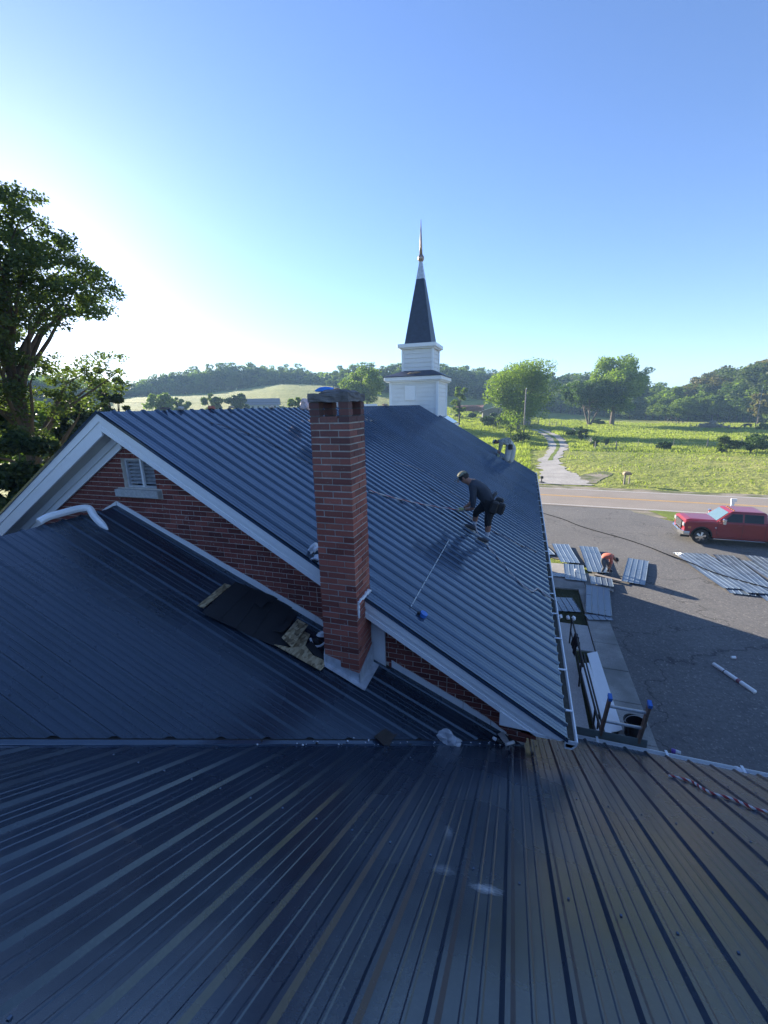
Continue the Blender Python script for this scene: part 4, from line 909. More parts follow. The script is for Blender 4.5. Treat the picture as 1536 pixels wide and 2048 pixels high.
def pole(label, base, h, r=.14, lean=0):
    t = thing('utility_pole', label, 'utility pole', base, world=True)
    mb = MB(); mb.tube([base+Vector((0, 0, -.5)), base+Vector((lean, 0, h))], [r*1.25, r*.8], 10); mb.obj('pole', M_OLDWOOD, t, smooth=True)
    mb = MB(); mb.tube([base+Vector((.02, 0, h)), base+Vector((.02, 0, h+.28))], .05, 8); mb.obj('insulator', M_FLASH, t); return base+Vector((lean, 0, h))
pb = on_ground(1046, 886); d = math.hypot(pb.x, pb.y); top1 = pole('tall bare grey utility pole beside the gravel driveway', pb, z_at(1045, 779, d)-pb.z)
pb2 = at_dist(1519, 150); top2 = pole('pale utility pole rising behind the gnarled tree', pb2, z_at(1517, 774, 150)-pb2.z, .09)
pb3 = at_dist(-160, 120); top3 = pole('utility pole far off beyond the left picture edge', pb3, 11)
def wire(label, a, b, sag, n=30):
    mb = MB(); pts = [a.lerp(b, i/n)-Vector((0, 0, sag*4*(i/n)*(1-i/n))) for i in range(n+1)]; mb.tube(pts, .018, 4); tag(mb.obj('overhead_wire', M_BLACK), label, 'wire')
wire('upper overhead wire from the bare pole to the right edge pole', top1, top2, 1.6)
wire('lower overhead wire from the bare pole to the right edge pole', top1-Vector((0, 0, 1.2)), top2-Vector((0, 0, 1.5)), 2.0)
wire('upper overhead wire from the bare pole off to the left', top1, top3, 2.2)
wire('lower overhead wire from the bare pole off to the left', top1-Vector((0, 0, 1.2)), top3-Vector((0, 0, 1.2)), 2.4)
# old barn under the maple
bb = on_ground(1012, 852); barn = thing('old_barn', 'collapsing grey board barn half hidden under the tall maple', 'barn', bb, R(8))
def planks(parent, x0, x1, y, zb, ztop, step=.42, name='plank', m=M_OLDWOOD):
    x = x0
    while x < x1-.05:
        w = step-.05; mb = MB(); z0 = zb+random.uniform(0, .25); za, zc_ = ztop(x), ztop(x+w)
        mb.prism([(x, y+random.uniform(-.02, .02), z0), (x+w, y, z0), (x+w, y, zc_), (x, y, za)], (0, .05, 0)); mb.obj(name, m, parent); x += step
W_, HB = 7.0, 4.6
planks(barn, -W_, -2.4, 0, .4, lambda x: HB+1.9*(1-abs(x)/W_)); planks(barn, -2.4, 2.6, 0, 3.0, lambda x: HB+1.9*(1-abs(x)/W_)); planks(barn, 3.8, W_, 0, .2, lambda x: HB+1.9*(1-abs(x)/W_))
MB().box(-W_+.1, W_-.1, 2.2, 9, 0, HB-.2).obj('dark_interior', M_BLACK, barn)
for s in (-1, 1):
    for k in range(5):
        y0 = -.6+k*2.1; mb = MB(); mb.prism([(0, y0, HB+2.15), (s*(W_+.7), y0, HB-.15-.1*k), (s*(W_+.7), y0+2.05, HB-.2-.1*k), (0, y0+2.05, HB+2.1)], (0, 0, .05)); mb.obj('roof_sheet', M_FLASH, barn)
mb = MB(); mb.tube([(-3.4, -1.4, 0), (-2.0, -.1, 4.2)], .35, 8); mb.obj('leaning_post', M_OLDWOOD, barn); mb = MB(); mb.tube([(-1.2, -.9, 0), (-.9, -.1, 4.6)], .4, 8); mb.obj('leaning_post', M_OLDWOOD, barn)
# rusty shed
M_RUST = simple('rusty_sheet_iron', (.20, .085, .055), .85, .4, 2, b=.4)
rb = on_ground(936, 826); sh = thing('rusty_shed', 'low rust red collapsed shed on the meadow right of the steeple', 'shed', rb, R(-6))
mb = MB(); mb.prism([(-5.8, 0, 0), (5.6, 0, 0), (5.0, 0, 1.7), (3.6, 0, 2.3), (-3.6, 0, 2.5), (-5.4, 0, 1.6)], (0, 5, 0)); mb.obj('wall', M_RUST, sh)
for k in range(6): x = -5.6+k*1.9; MB().prism([(x, -.25, 1.75+.4*math.sin(k*1.1+.6)), (x+1.85, -.25, 1.7+.4*math.sin(k*1.1+1.3)), (x+1.8, 2.4, 2.75), (x, 2.4, 2.7)], (0, 0, .06)).obj('roof_sheet', M_RUST, sh)
mb = MB(); mb.box(-5.9, -3.8, -.12, 0, .1, 1.3); mb.obj('grey_door', M_OLDWOOD, sh)
# farmhouse far off on the left
fb = at_dist(523, 168); fh = thing('farmhouse', 'small grey farmhouse with a long low roof beyond the left ridge', 'farmhouse', fb, R(28))
zt = z_at(523, 797, 168)-fb.z; zw = zt-2.2
MB().box(-6.4, 6.4, -3, 3, -1, zw).obj('wall', white_paint('farmhouse_paint', (.45, .47, .5), .4), fh)
mb = MB(); mb.prism([(-6.9, -3.6, zw-.2), (-6.9, 0, zt), (-6.9, 3.6, zw-.2)], (13.8, 0, 0)); mb.obj('roof', simple('farmhouse_roof', (.2, .2, .22), .7), fh)
for k in range(6): x = -5.2+k*2.0; MB().box(x, x+.7, -3.06, -3.0, zw-1.5, zw-.6).obj('window', M_BLACK, fh)
# brush pile, cows
bp = on_ground(1421, 858); mb = MB()
for k in range(150):
    a = random.uniform(0, 6.28); r = random.uniform(0, 4.6)*abs(random.gauss(.6, .3)); c = Vector((math.cos(a)*r*1.25, math.sin(a)*r*.6, max(.1, 1.9-r*.45)*random.uniform(.2, 1))); dd = Vector((random.gauss(0, 1), random.gauss(0, 1), random.gauss(0, .45))).normalized()*random.uniform(.6, 1.9)
    mb.tube([bp+c-dd, bp+c+dd], [random.uniform(.06, .2), .04], 5)
o = mb.obj('brush_pile', M_OLDWOOD); tag(o, 'grey heap of cut brush and logs in the pasture', 'brush pile', kind='stuff')
def skin(name, verts, bones, mats, bonemat, parent=None, sub=2, root=0):
    """verts: list of (pos, radius or (rx, ry)); bones: index pairs; grows one continuous body"""
    me = bpy.data.meshes.new(name); me.from_pydata([tuple(v[0]) for v in verts], bones, []); o = bpy.data.objects.new(name, me); C.objects.link(o)
    sk = o.modifiers.new('skin', 'SKIN'); sk.use_smooth_shade = True
    for i, v in enumerate(verts):
        r = v[1]; me.skin_vertices[0].data[i].radius = r if isinstance(r, tuple) else (r, r); me.skin_vertices[0].data[i].use_root = (i == root)
    ss = o.modifiers.new('sub', 'SUBSURF'); ss.levels = sub; ss.render_levels = sub
    dg = bpy.context.evaluated_depsgraph_get(); nm = bpy.data.meshes.new_from_object(o.evaluated_get(dg)); bpy.data.objects.remove(o)
    nm.name = name; nm.materials.clear()
    for m in mats: nm.materials.append(m)
    P0 = [Vector(v[0]) for v in verts]
    for f in nm.polygons:
        c = f.center; best = None
        for bi, (a, b) in enumerate(bones):
            A, B = P0[a], P0[b]; ab = B-A; t = max(0, min(1, (c-A).dot(ab)/max(1e-9, ab.dot(ab)))); dd = (c-A-ab*t).length
            if best is None or dd < best[0]: best = (dd, bi, t)
        bm_ = bonemat[best[1]]; f.material_index = bm_ if isinstance(bm_, int) else (bm_[0] if best[2] < bm_[2] else bm_[1]); f.use_smooth = True
    return link(bpy.data.objects.new(name, nm), parent)
M_COW = simple('black_cowhide', (.02, .017, .015), .7, .3)
def cow(label, px, py, rz, graze=True, lying=False):
    loc = on_ground(px, py); t = thing('cow', label, 'cow', loc, rz, 'black cattle grazing in the pasture'); h = -.75 if lying else 0
    V = [((0, 0, 1.15+h), (.38, .3)), ((-.7, 0, 1.2+h), (.32, .3)), ((.75, 0, 1.15+h), (.3, .32)), ((1.2, 0, 1.1+h if graze else 1.4+h), .17), ((1.55, 0, .65+max(h, -.3) if graze else 1.6+h), .13), ((1.75, 0, .35 if graze else 1.45+h), .08),
         ((-.75, .2, .7), .13), ((-.85, .2, .35), .07), ((-.8, .2, .03), .06), ((-.75, -.2, .7), .13), ((-.85, -.2, .35), .07), ((-.8, -.2, .03), .06), ((.7, .18, .65), .11), ((.7, .18, .03), .06), ((.7, -.18, .65), .11), ((.7, -.18, .03), .06), ((-1.02, 0, 1.3+h), .05), ((-1.1, 0, .6), .025)]
    if lying: V = [((x, y*1.5, max(.08, z*.35)) if i in range(6, 16) else (x, y, z), r) for i, ((x, y, z), r) in enumerate(V)]
    B = [(0, 1), (0, 2), (2, 3), (3, 4), (4, 5), (1, 6), (6, 7), (7, 8), (1, 9), (9, 10), (10, 11), (2, 12), (12, 13), (2, 14), (14, 15), (1, 16), (16, 17)]
    skin('body', V, B, [M_COW], [0]*len(B), t, 1); mb = MB()
    for s in (-1, 1): mb.tube([(1.5, s*.1, .8 if graze else 1.68+h), (1.45, s*.3, .82 if graze else 1.72+h)], [.05, .02], 5)
    mb.obj('ears', M_COW, t)
cow('black cow grazing left of the other one before the wood', 1340, 846, R(-10)); cow('black cow with its head low just right of the first', 1361, 847, R(200)); cow('black cow resting on the grass right of the brush pile', 1466, 860, R(170), False, True); cow('black cow grazing beside the resting one near the gnarled tree', 1494, 858, R(190))
# mailbox, kerb marker
mp_ = on_z(1248, 968, .03); mx = thing('mailbox', 'brown rural mailbox on a post across the road', 'mailbox', mp_, R(5)); MB().box(-.06, .06, -.06, .06, -.1, .98).obj('post', M_OLDWOOD, mx); MB().box(.38, .47, -.05, .05, -.1, .8).obj('brace', M_OLDWOOD, mx)
mb = MB(); mb.prism([(-.18, -.3, .92), (.52, -.3, .92), (.52, -.3, 1.1), (.4, -.3, 1.22), (-.06, -.3, 1.22), (-.18, -.3, 1.1)], (0, .55, 0)); mb.obj('box', simple('mailbox_tan', (.28, .2, .12), .6), mx, bevel=.02)
p = on_z(1083, 965, .03); t = thing('drain_marker', 'small black reflector post on a grate at the road edge', 'marker', p); MB().lathe([(.28, 0), (.3, .05), (.2, .09)], (0, 0, 0), 12).obj('base', M_BLACK, t); MB().lathe([(.05, .05), (.05, .38), (.16, .42), (.16, .62), (.05, .68)], (0, 0, 0), 12).obj('head', M_BLACK, t)
p = Vector((13.55, 33.2, 0)); t = thing('marker_post', 'white marker post behind the red pickup roof', 'post', p); MB().box(-.09, .09, -.05, .05, 0, 1.45).obj('post', M_WHITE, t); MB().box(-.12, .2, -.055, .055, 1.3, 1.5).obj('cap', M_WHITE, t)
# ------------------------------------------------------------------ sheets lying about
def loose_sheet(label, a, yaw, L, z=.06, w=PW, tilt=(0, 0), group=None, legs=None):
    """a: near left corner; yaw: clockwise turn of the length from +Y"""
    t = thing('metal_sheet', label, 'metal sheet', (a[0], a[1], z), -yaw, group)
    t.rotation_euler = (tilt[0], tilt[1], -yaw)
    me = panel_mesh(Vector((0, 0, 0)), Vector((1, 0, 0)), Vector((0, 1, 0)), Vector((0, 0, 1)), L, w=w, mat_=M_SHEET, segs=4)
    for v in me.vertices: v.co.z += .012*math.sin(v.co.y*1.7+a[0])+.012
    inst('sheet', me, t); return t
SG = 'roofing sheets laid out on the ground'
def ls(label, bl, tl, z=.05, **k):
    a, b = on_z(*bl, z), on_z(*tl, z); v = b-a; return loose_sheet(label, a, math.atan2(v.x, v.y), v.length, z, group=SG, **k)
ls('blue grey roofing sheet nearest the gutter at the top of the group', (1121, 1125), (1103, 1088), .1)
ls('short sheet of roofing crossed by a shadow with a white cup on it', (1130, 1159), (1127, 1127), .11)
ls('long roofing sheet just left of the man in the orange shirt', (1175, 1143), (1158, 1092), .16)
ls('short cut roofing sheet in front of the man in the orange shirt', (1181, 1168), (1179, 1152), .16)
ls('long roofing sheet lying half in shade on the concrete walk', (1171, 1225), (1172, 1171), .13)
ls('shaded roofing sheet on the soil bed beside the gutter', (1113, 1223), (1098, 1194), .06)
loose_sheet('small offcut of roofing lying crosswise on the walk', on_z(1176, 1240, .11), R(-12), .42, .11, group=SG)
loose_sheet('narrow roofing offcut partly hidden by the gutter on the lawn', on_z(1102, 1153, .1), R(-4), .45, .1, group=SG)
loose_sheet('roofing sheet peeking out past the gutter above the lawn', (1.05, 22.6), R(-16), 2.4, .08, group=SG)
ls('broad roofing sheet lying alone right of the man in the orange shirt', (1243, 1162), (1256, 1116), .10)
# planks the man kneels by
for i, (p0, p1, lb) in enumerate((((1190, 1150), (1243, 1163), 'dark work plank between the crouching man and the lone sheet'), ((1180, 1171), (1226, 1183), 'thin plank on edge between the two front sheets'))):
    a, b = on_z(*p0, .1), on_z(*p1, .1); t = thing('plank', lb, 'plank', a, world=True); mb = MB(); dd = (b-a); nn = Vector((-dd.y, dd.x, 0)).normalized()*.1
    mb.prism([a-nn, b-nn, b+nn, a+nn], (0, 0, .05)); mb.obj('board', M_OLDWOOD, t); 
FAN = [((1458.7, 1187), (1386, 1111), .04, 'roofing sheet lying under the front one of the fanned stack'), ((1444.5, 1177), (1344, 1105), .075, 'front left sheet of the fanned roofing stack below the pickup'), ((1531, 1202), (1424, 1109), .05, 'middle sheet of the fanned roofing stack crossed by the black cord'),
       ((1610, 1206), (1477, 1121), .03, 'partly covered sheet between the middle and right fanned ones'), ((1600, 1190), (1488, 1111), .07, 'rightmost sheet of the fanned roofing stack at the picture edge'), ((1492, 1186), (1373, 1106), .095, 'slim upper sheet overlapping the front left fanned one')]
for bl, tl, z, lb in FAN: ls(lb, bl, tl, z)
# cord across the lot
pts = smooth([on_z(x, y, z) for x, y, z in ((1076, 1022, .06), (1085, 1026, .04), (1125, 1038, .04), (1160, 1052, .04), (1200, 1064, .04), (1250, 1078, .04), (1300, 1095, .04), (1340, 1111, .12), (1380, 1125, .13), (1420, 1142, .13), (1470, 1158, .12), (1536, 1176, .12), (1620, 1200, .05))], 5)
M_CORD, _, pcd = mat('matte_black_cord'); pcd.inputs['Base Color'].default_value = (.008, .008, .008, 1); pcd.inputs['Roughness'].default_value = 1; pcd.inputs['Specular IOR Level'].default_value = .05
tag(MB().tube(pts, .025, 6).obj('extension_cord', M_CORD), 'long black cord snaking over the lot and the fanned sheets', 'cord')
# tube, cup, can on the lot
a, b = on_z(1427, 1328, .07), on_z(1510, 1384, .07); t = thing('white_tube', 'long white plastic tube lying in the shaded lot', 'tube', a, world=True); MB().tube([a, b], .058, 14).obj('tube', M_WHITE, t, smooth=True)
MB().tube([a.lerp(b, .28), a.lerp(b, .3)], .0595, 14).obj('tape_band', M_BLACK, t); MB().tube([a.lerp(b, .6), a.lerp(b, .68)], .0592, 14).obj('label_band', simple('red_print', (.3, .12, .14), .6, .6, 40), t)
t = thing('paper_cup', 'white paper cup lying on the shaded asphalt above the tube', 'cup', on_z(1467, 1315, .06)); mb = MB(); mb.tube([(-.06, 0, .0), (.06, .02, .0)], [.035, .048], 12); mb.obj('cup', M_WHITE, t); mb = MB(); mb.tube([(.058, .02, 0), (.066, .021, 0)], [.05, .05], 12); mb.obj('rim', simple('cup_rim_red', (.4, .1, .08)), t)
t = thing('paper_cup', 'white cup standing on the short shadow crossed sheet', 'cup', on_z(1151, 1143, .15)); mb = MB(); mb.lathe([(.04, 0), (.055, .12)], (0, 0, 0), 12); mb.obj('cup', M_WHITE, t)
t = thing('drink_can', 'purple and silver can lying at the end of the walk', 'can', on_z(1352, 1504, .06), R(-15)); mb = MB(); mb.tube([(-.09, 0, 0), (-.01, 0, 0)], .055, 12); mb.obj('label', simple('can_purple', (.16, .08, .4), .35), t); mb = MB(); mb.tube([(-.01, 0, 0), (.09, 0, 0)], .054, 12); mb.obj('can', M_FLASH, t)
# white bags on the soil
for i, (px, py) in enumerate(((1121, 1233), (1136, 1235), (1147, 1236))):
    t = on_z(px, py, .07); bm = bmesh.new(); bmesh.ops.create_icosphere(bm, subdivisions=2, radius=.09)
    for v in bm.verts: v.co = Vector((v.co.x*.8, v.co.y*1.5, v.co.z*.7))*random.uniform(.75, 1.2)
    me = bpy.data.meshes.new('litter'); bm.to_mesh(me); bm.free(); me.materials.append(M_WHITE); o = bpy.data.objects.new('litter', me); C.objects.link(o); o.location = t; tag(o, ['crumpled white wrapper nearest the gutter on the soil bed', 'middle crumpled white wrapper on the soil bed', 'crumpled white wrapper farthest from the gutter on the soil bed'][i], 'litter')
# white boards, handrail, jacket, bucket, ladder
def board(label, q, z, th=.03, m=M_WHITE):
    P = [on_z(x, y, z) for x, y in q]; t = thing('trim_board', label, 'board', P[0], world=True); mb = MB(); mb.prism(P, (0, 0, th)); mb.obj('board', m, t, bevel=.004)
board('widest white trim board lying beside the handrail', ((1174, 1308), (1194, 1304), (1245, 1462), (1218, 1466)), .12)
board('narrow white trim board between handrail and the widest board', ((1167, 1328), (1178, 1327), (1226, 1478), (1208, 1478)), .14)
board('third white trim board lowest beside the handrail', ((1159, 1328), (1165, 1328), (1206, 1478), (1196, 1478)), .16)
hr = thing('handrail', 'dark steel pipe handrail along the concrete ramp', 'handrail', (1.87, 11.5, 0), world=True)
hz = [(1.85, 13.85, .10), (1.89, 11.5, .12), (1.93, 9.35, .15), (1.95, 7.0, .16)]
for p in hz: p = Vector(p); MB().tube([p, p+Vector((0, 0, .92))], .024, 8).obj('post', M_BLACK, hr)
MB().tube([Vector(p)+Vector((0, 0, .92)) for p in hz], .026, 8).obj('top_rail', M_BLACK, hr); MB().tube([Vector(p)+Vector((0, 0, .48)) for p in hz], .022, 8).obj('mid_rail', M_BLACK, hr)
hr2 = thing('handrail', 'lower dark pipe rail running beside the ramp edge under the boards', 'handrail', (2.1, 10, 0), world=True)
hz2 = [(2.08, 12.4, .03), (2.12, 9.8, .03), (2.16, 7.2, .03)]
for p in hz2: p = Vector(p); MB().tube([p, p+Vector((0, 0, .6))], .022, 8).obj('post', M_BLACK, hr2)
MB().tube([Vector(p)+Vector((0, 0, .6)) for p in hz2], .024, 8).obj('top_rail', M_BLACK, hr2)
# dark jacket draped over the rail
bm = bmesh.new(); bmesh.ops.create_grid(bm, x_segments=14, y_segments=16, size=1)
for v in bm.verts:
    u, w = v.co.x, v.co.y; y = 12.55+u*.36+.03*math.sin(w*7); s = w*.42
    v.co = Vector((1.868+math.copysign(min(abs(s), .035)+abs(s)*.12, s)+.02*math.sin(u*9+w*3), y, 1.055-max(0, abs(s)-.02)*.95+.02*math.sin(u*8)+(-.05*abs(u))))
me = bpy.data.meshes.new('jacket'); bm.to_mesh(me); bm.free(); me.materials.append(simple('dark_cloth', (.02, .02, .024), .9, .3)); me.polygons.foreach_set('use_smooth', [True]*len(me.polygons)); o = bpy.data.objects.new('jacket', me); C.objects.link(o); o.modifiers.new('t', 'SOLIDIFY').thickness = .012; tag(o, 'dark jacket draped over the ramp handrail', 'jacket')
t = thing('bucket', 'black plastic bucket on the walk seen through the ladder', 'bucket', on_z(1266, 1470, .09)); mb = MB(); mb.lathe([(.19, 0), (.235, .38), (.25, .38), (.25, .41), (.225, .41), (.18, .03)], (0, 0, 0), 24); mb.obj('shell', M_BLACK, t, smooth=False); mb = MB(); mb.tube([(.24*math.cos(a), .24*math.sin(a)*.3-.1, .42+.16*math.sin(a)) for a in np.linspace(0, math.pi, 12)], .006, 5); mb.obj('handle', M_FLASH, t)
lad = thing('ladder', 'extension ladder with blue end caps leaning on the wing gutter', 'ladder', (1.38, 6.25, 0), world=True)
M_ALU = simple('ladder_fibreglass', (.20, .13, .09), .5, .3, 12); M_RUNG = simple('aluminium_rung', (.55, .56, .56), .35, .2, 20, metal=.6); M_BLUE = simple('blue_plastic', (.04, .16, .5), .4, .15)
Lt, Lb = Vector((1.18, 5.02, 4.46)), Vector((1.14, 6.32, 0.03))
Rt, Rb = Vector((1.605, 5.02, 4.46)), Vector((1.64, 6.32, 0.03))
for a, b in ((Lt, Lb), (Rt, Rb)):
    d_ = (a-b).normalized(); mb = MB(); n_ = Vector((0, d_.z, -d_.y))*.036; s_ = Vector((.014, 0, 0))
    mb.prism([b-n_-s_, b+n_-s_, b+n_+s_, b-n_+s_], a-b); mb.obj('rail', M_ALU, lad)
    mb = MB(); mb.prism([a-n_*1.15-s_*1.5, a+n_*1.15-s_*1.5, a+n_*1.15+s_*1.5, a-n_*1.15+s_*1.5], d_*.05-d_*.0); mb.obj('end_cap', M_BLUE, lad)
L_ = (Lt-Lb).length; k = .14
while k < L_:
    f_ = 1-k/L_; a, b = Lb.lerp(Lt, f_), Rb.lerp(Rt, f_); mb = MB(); mb.tube([a, b], .019, 8); mb.obj('rung', M_RUNG, lad); k += .305
t = thing('trim_offcut', 'grey metal trim strip standing in the wing gutter', 'metal trim', (1.25, 5.15, 3.8), world=True)
MB().box(.86, 1.70, 5.188, 5.194, 3.70, 3.835).obj('strip', simple('grey_green_metal', (.16, .19, .18), .5, .2), t)
# ------------------------------------------------------------------ red crew cab pickup
M_RED = None
m, ntr, pr = mat('red_car_paint'); pr.inputs['Base Color'].default_value = (.33, .012, .018, 1); pr.inputs['Roughness'].default_value = .35; pr.inputs['Metallic'].default_value = .05; pr.inputs['Coat Weight'].default_value = .5; pr.inputs['Coat Roughness'].default_value = .04
nn = noise(ntr, 1.2, 5, .6); ntr.links.new(ramp(ntr, nn, [(.3, (.22, .006, .010)), (.7, (.27, .009, .013))]), pr.inputs['Base Color']); M_RED = m
m, _, pg = mat('tinted_glass'); pg.inputs['Base Color'].default_value = (.015, .02, .025, 1); pg.inputs['Roughness'].default_value = .05; pg.inputs['Specular IOR Level'].default_value = .25; M_GLASS = m
m, _, pg = mat('clear_windshield'); pg.inputs['Base Color'].default_value = (.10, .16, .18, 1); pg.inputs['Roughness'].default_value = .03; pg.inputs['Specular IOR Level'].default_value = 1; M_SHIELD = m
m, _, pg = mat('chrome'); pg.inputs['Base Color'].default_value = (.75, .74, .72, 1); pg.inputs['Metallic'].default_value = 1; pg.inputs['Roughness'].default_value = .15; M_CHROME = m
m, _, pg = mat('headlight_lens'); pg.inputs['Base Color'].default_value = (.28, .29, .30, 1); pg.inputs['Roughness'].default_value = .08; M_LENS = m
tr = thing('pickup_truck', 'red crew cab pickup with chrome wheels parked by the road', 'pickup truck', (8.92, 28.02, .022), R(-2.5)); tr.scale = (.955, 1, 1)
def arch(cx, r, n=12): return [(cx+r*math.cos(a), .44+r*math.sin(a)*1.05) for a in np.linspace(math.pi, 0, n)]
WX1, WX2 = 1.0, 4.88
low = [(0.10, .48), (.12, .95), (.30, 1.10)] 
outl = [(.08, .50)]+arch(WX1, .52)[0:0]
prof = [(.10, .52), (WX1-.58, .46)]+arch(WX1, .55)+[(WX1+.58, .42), (WX2-.6, .42)]+arch(WX2, .56)+[(WX2+.6, .52), (6.0, .58), (6.08, .75), (6.08, 1.38), (4.05, 1.37), (3.9, 1.31), (1.55, 1.29), (1.2, 1.29), (.30, 1.25), (.12, 1.20)]
def side_slab(y, th):
    mb = MB(); mb.prism([(x, y, z) for x, z in prof], (0, th, 0)); return mb
# one lofted body from side to side with slight tumblehome
mb = MB(); secs = [(-1.0, .0, .0), (-.97, .0, .05), (.97, 0, .05), (1.0, 0, 0)]
npf = len(prof); vs = []
for (y, a_, up_) in secs:
    for (x, z) in prof: vs.append((x+(.05 if abs(y) > .98 and x < .3 else 0), y, z+(up_ if z > 1.0 else 0)))
fs = [(i*npf+j, i*npf+(j+1) % npf, (i+1)*npf+(j+1) % npf, (i+1)*npf+j) for i in range(3) for j in range(npf)]+[tuple(range(npf-1, -1, -1)), tuple(3*npf+j for j in range(npf))]
mb.add(vs, fs); body = mb.obj('body', M_RED, tr, bevel=.018)
def loft(name, rings, m, parent=tr, bevel=.0, smooth_=False):
    mb = MB(); n = len(rings[0]); vs = [p for r_ in rings for p in r_]; fs = [(i*n+j, i*n+(j+1) % n, (i+1)*n+(j+1) % n, (i+1)*n+j) for i in range(len(rings)-1) for j in range(n)]+[tuple(range(n-1, -1, -1)), tuple((len(rings)-1)*n+j for j in range(n))]
    mb.add(vs, fs); return mb.obj(name, m, parent, bevel=bevel, smooth=smooth_)
def rect(x0, x1, w, z, w2=None): w2 = w2 or w; return [(x0, -w, z), (x1, -w2, z), (x1, w2, z), (x0, w, z)]
loft('hood', [rect(.14, 1.75, .86, 1.24, .9), rect(.20, 1.75, .82, 1.34, .88), rect(.45, 1.72, .62, 1.39, .76)], M_RED, bevel=.03)
loft('cab', [rect(1.62, 4.08, .95, 1.30, .95), rect(2.26, 4.0, .80, 1.86, .80), rect(2.38, 3.92, .76, 1.93, .75), rect(2.6, 3.75, .6, 1.94, .6)], M_RED, bevel=.025)
mb = MB(); mb.add([(1.68, -.80, 1.35), (1.68, .80, 1.35), (2.245, .70, 1.85), (2.245, -.70, 1.85)], [(0, 3, 2, 1)]); o = mb.obj('windshield', M_SHIELD, tr)
o.location = (-.022, 0, .012)
for s in (-1, 1):
    def sp(x, z, o_=.008): 
        t_ = (z-1.30)/.56; return (x, s*(.95-.15*t_+o_), z)
    for nm, q in (('window', ((1.99, 1.37), (2.86, 1.38), (2.86, 1.80), (2.39, 1.80))), ('window', ((2.98, 1.38), (3.84, 1.38), (3.82, 1.79), (2.98, 1.80)))):
        mb = MB(); P = [sp(*a) for a in q]; P = P if s < 0 else P[::-1]; mb.add(P, [(0, 1, 2, 3)]); mb.obj(nm, M_GLASS, tr)
        P = [sp(*a, o_=.004) for a in q]; c = Vector(tuple(sum(p[i] for p in P)/4 for i in range(3))); mb = MB(); Q = [tuple(c+(Vector(p)-c)*1.06) for p in P]; Q = Q if s < 0 else Q[::-1]; mb.add(Q, [(0, 1, 2, 3)]); mb.obj('window_trim', M_BLACK, tr)
    for x in (1.72, 2.92, 3.98): MB().box(x-.006, x+.006, s*1.001-.003, s*1.001+.003, .5, 1.30).obj('door_gap', M_BLACK, tr)
    MB().box(1.72, 3.98, s*1.001-.003, s*1.001+.003, .495, .51).obj('door_gap', M_BLACK, tr)
    for x in (2.66, 3.74): MB().box(x, x+.2, s*1.0-.03, s*1.0+.03, 1.16, 1.20).obj('door_handle', M_RED, tr, bevel=.01)
    MB().box(1.6, 4.0, s*1.03-.07, s*1.03+.05, .36, .41).obj('running_board', M_CHROME, tr, bevel=.01)
    mb = MB(); mb.tube([(1.95, s*.96, 1.38), (1.98, s*1.12, 1.40)], .03, 6); mb.obj('mirror_arm', M_BLACK, tr); MB().box(1.86, 2.02, s*1.2-.1, s*1.2+.1, 1.27, 1.58).obj('mirror', M_CHROME, tr, bevel=.03)
    MB().box(.06, .34, s*.80-.155, s*.80+.155, .96, 1.17).obj('headlight', M_LENS, tr, bevel=.02)
    MB().box(.28, .44, s*.985-.02, s*.985+.02, .88, 1.0).obj('turn_lamp', simple('amber_lens', (.5, .15, .04), .3), tr)
    for x, nm in ((WX1, 'wheel'), (WX2, 'wheel')):
        mb = MB(); y0 = s*.98; prof_t = [(.27, 0), (.40, 0), (.42, .05), (.42, .22), (.40, .27), (.27, .27)]
        n = 28; vs = [(x+r*math.cos(2*math.pi*j/n), y0-s*w_, .42+r*math.sin(2*math.pi*j/n)) for r, w_ in prof_t for j in range(n)]; k_ = len(prof_t)
        fs = [(i*n+j, i*n+(j+1) % n, ((i+1) % k_)*n+(j+1) % n, ((i+1) % k_)*n+j) for i in range(k_) for j in range(n)]
        if s > 0: fs = [f[::-1] for f in fs]
        mb.add(vs, fs); wh = mb.obj(nm, M_BLACK, tr)
        mb = MB(); mb.tube([(x, y0-s*.03, .42), (x, y0-s*.2, .42)], [.275, .26], 24); mb.obj('rim_back', simple('rim_dark', (.03, .03, .03), .5), wh)
        mb = MB()
        for j in range(6):
            a = 2*math.pi*j/6+.3; c_, s_ = math.cos(a), math.sin(a); p0 = Vector((x+c_*.06, y0-s*.005, .42+s_*.06)); p1 = Vector((x+c_*.26, y0-s*.02, .42+s_*.26)); w0 = Vector((-s_, 0, c_))
            mb.prism([p0-w0*.04, p1-w0*.055, p1+w0*.055, p0+w0*.04], (0, -s*.02, 0))
        mb.tube([(x, y0+s*.01, .42), (x, y0-s*.03, .42)], [.07, .085], 14); mb.obj('rim', M_CHROME, wh)
    MB().box(5.9, 6.1, s*.9-.08, s*.9+.08, .95, 1.25).obj('tail_lamp', simple('tail_lens_red', (.35, .02, .02), .3), tr)
for s in (-1, 1):
    for x in (WX1, WX2):
        mb = MB(); A = [(x+.555*math.cos(a), .44+.58*math.sin(a)) for a in np.linspace(math.pi, 0, 13)]; B_ = [(x+.50*math.cos(a), .44+.52*math.sin(a)) for a in np.linspace(math.pi, 0, 13)]
        for (a0, a1, b0, b1) in zip(A, A[1:], B_, B_[1:]): mb.prism([(a0[0], s*1.005, a0[1]), (a1[0], s*1.005, a1[1]), (b1[0], s*1.005, b1[1]), (b0[0], s*1.005, b0[1])], (0, -s*.3, 0))
        mb.obj('arch_liner', M_BLACK, tr)
    MB().box(1.62, 1.68, s*1.003-.004, s*1.003+.004, .98, 1.03).obj('badge', M_CHROME, tr)
mb = MB(); mb.box(.045, .16, -.56, .56, .76, 1.20); mb.obj('grille', M_BLACK, tr)
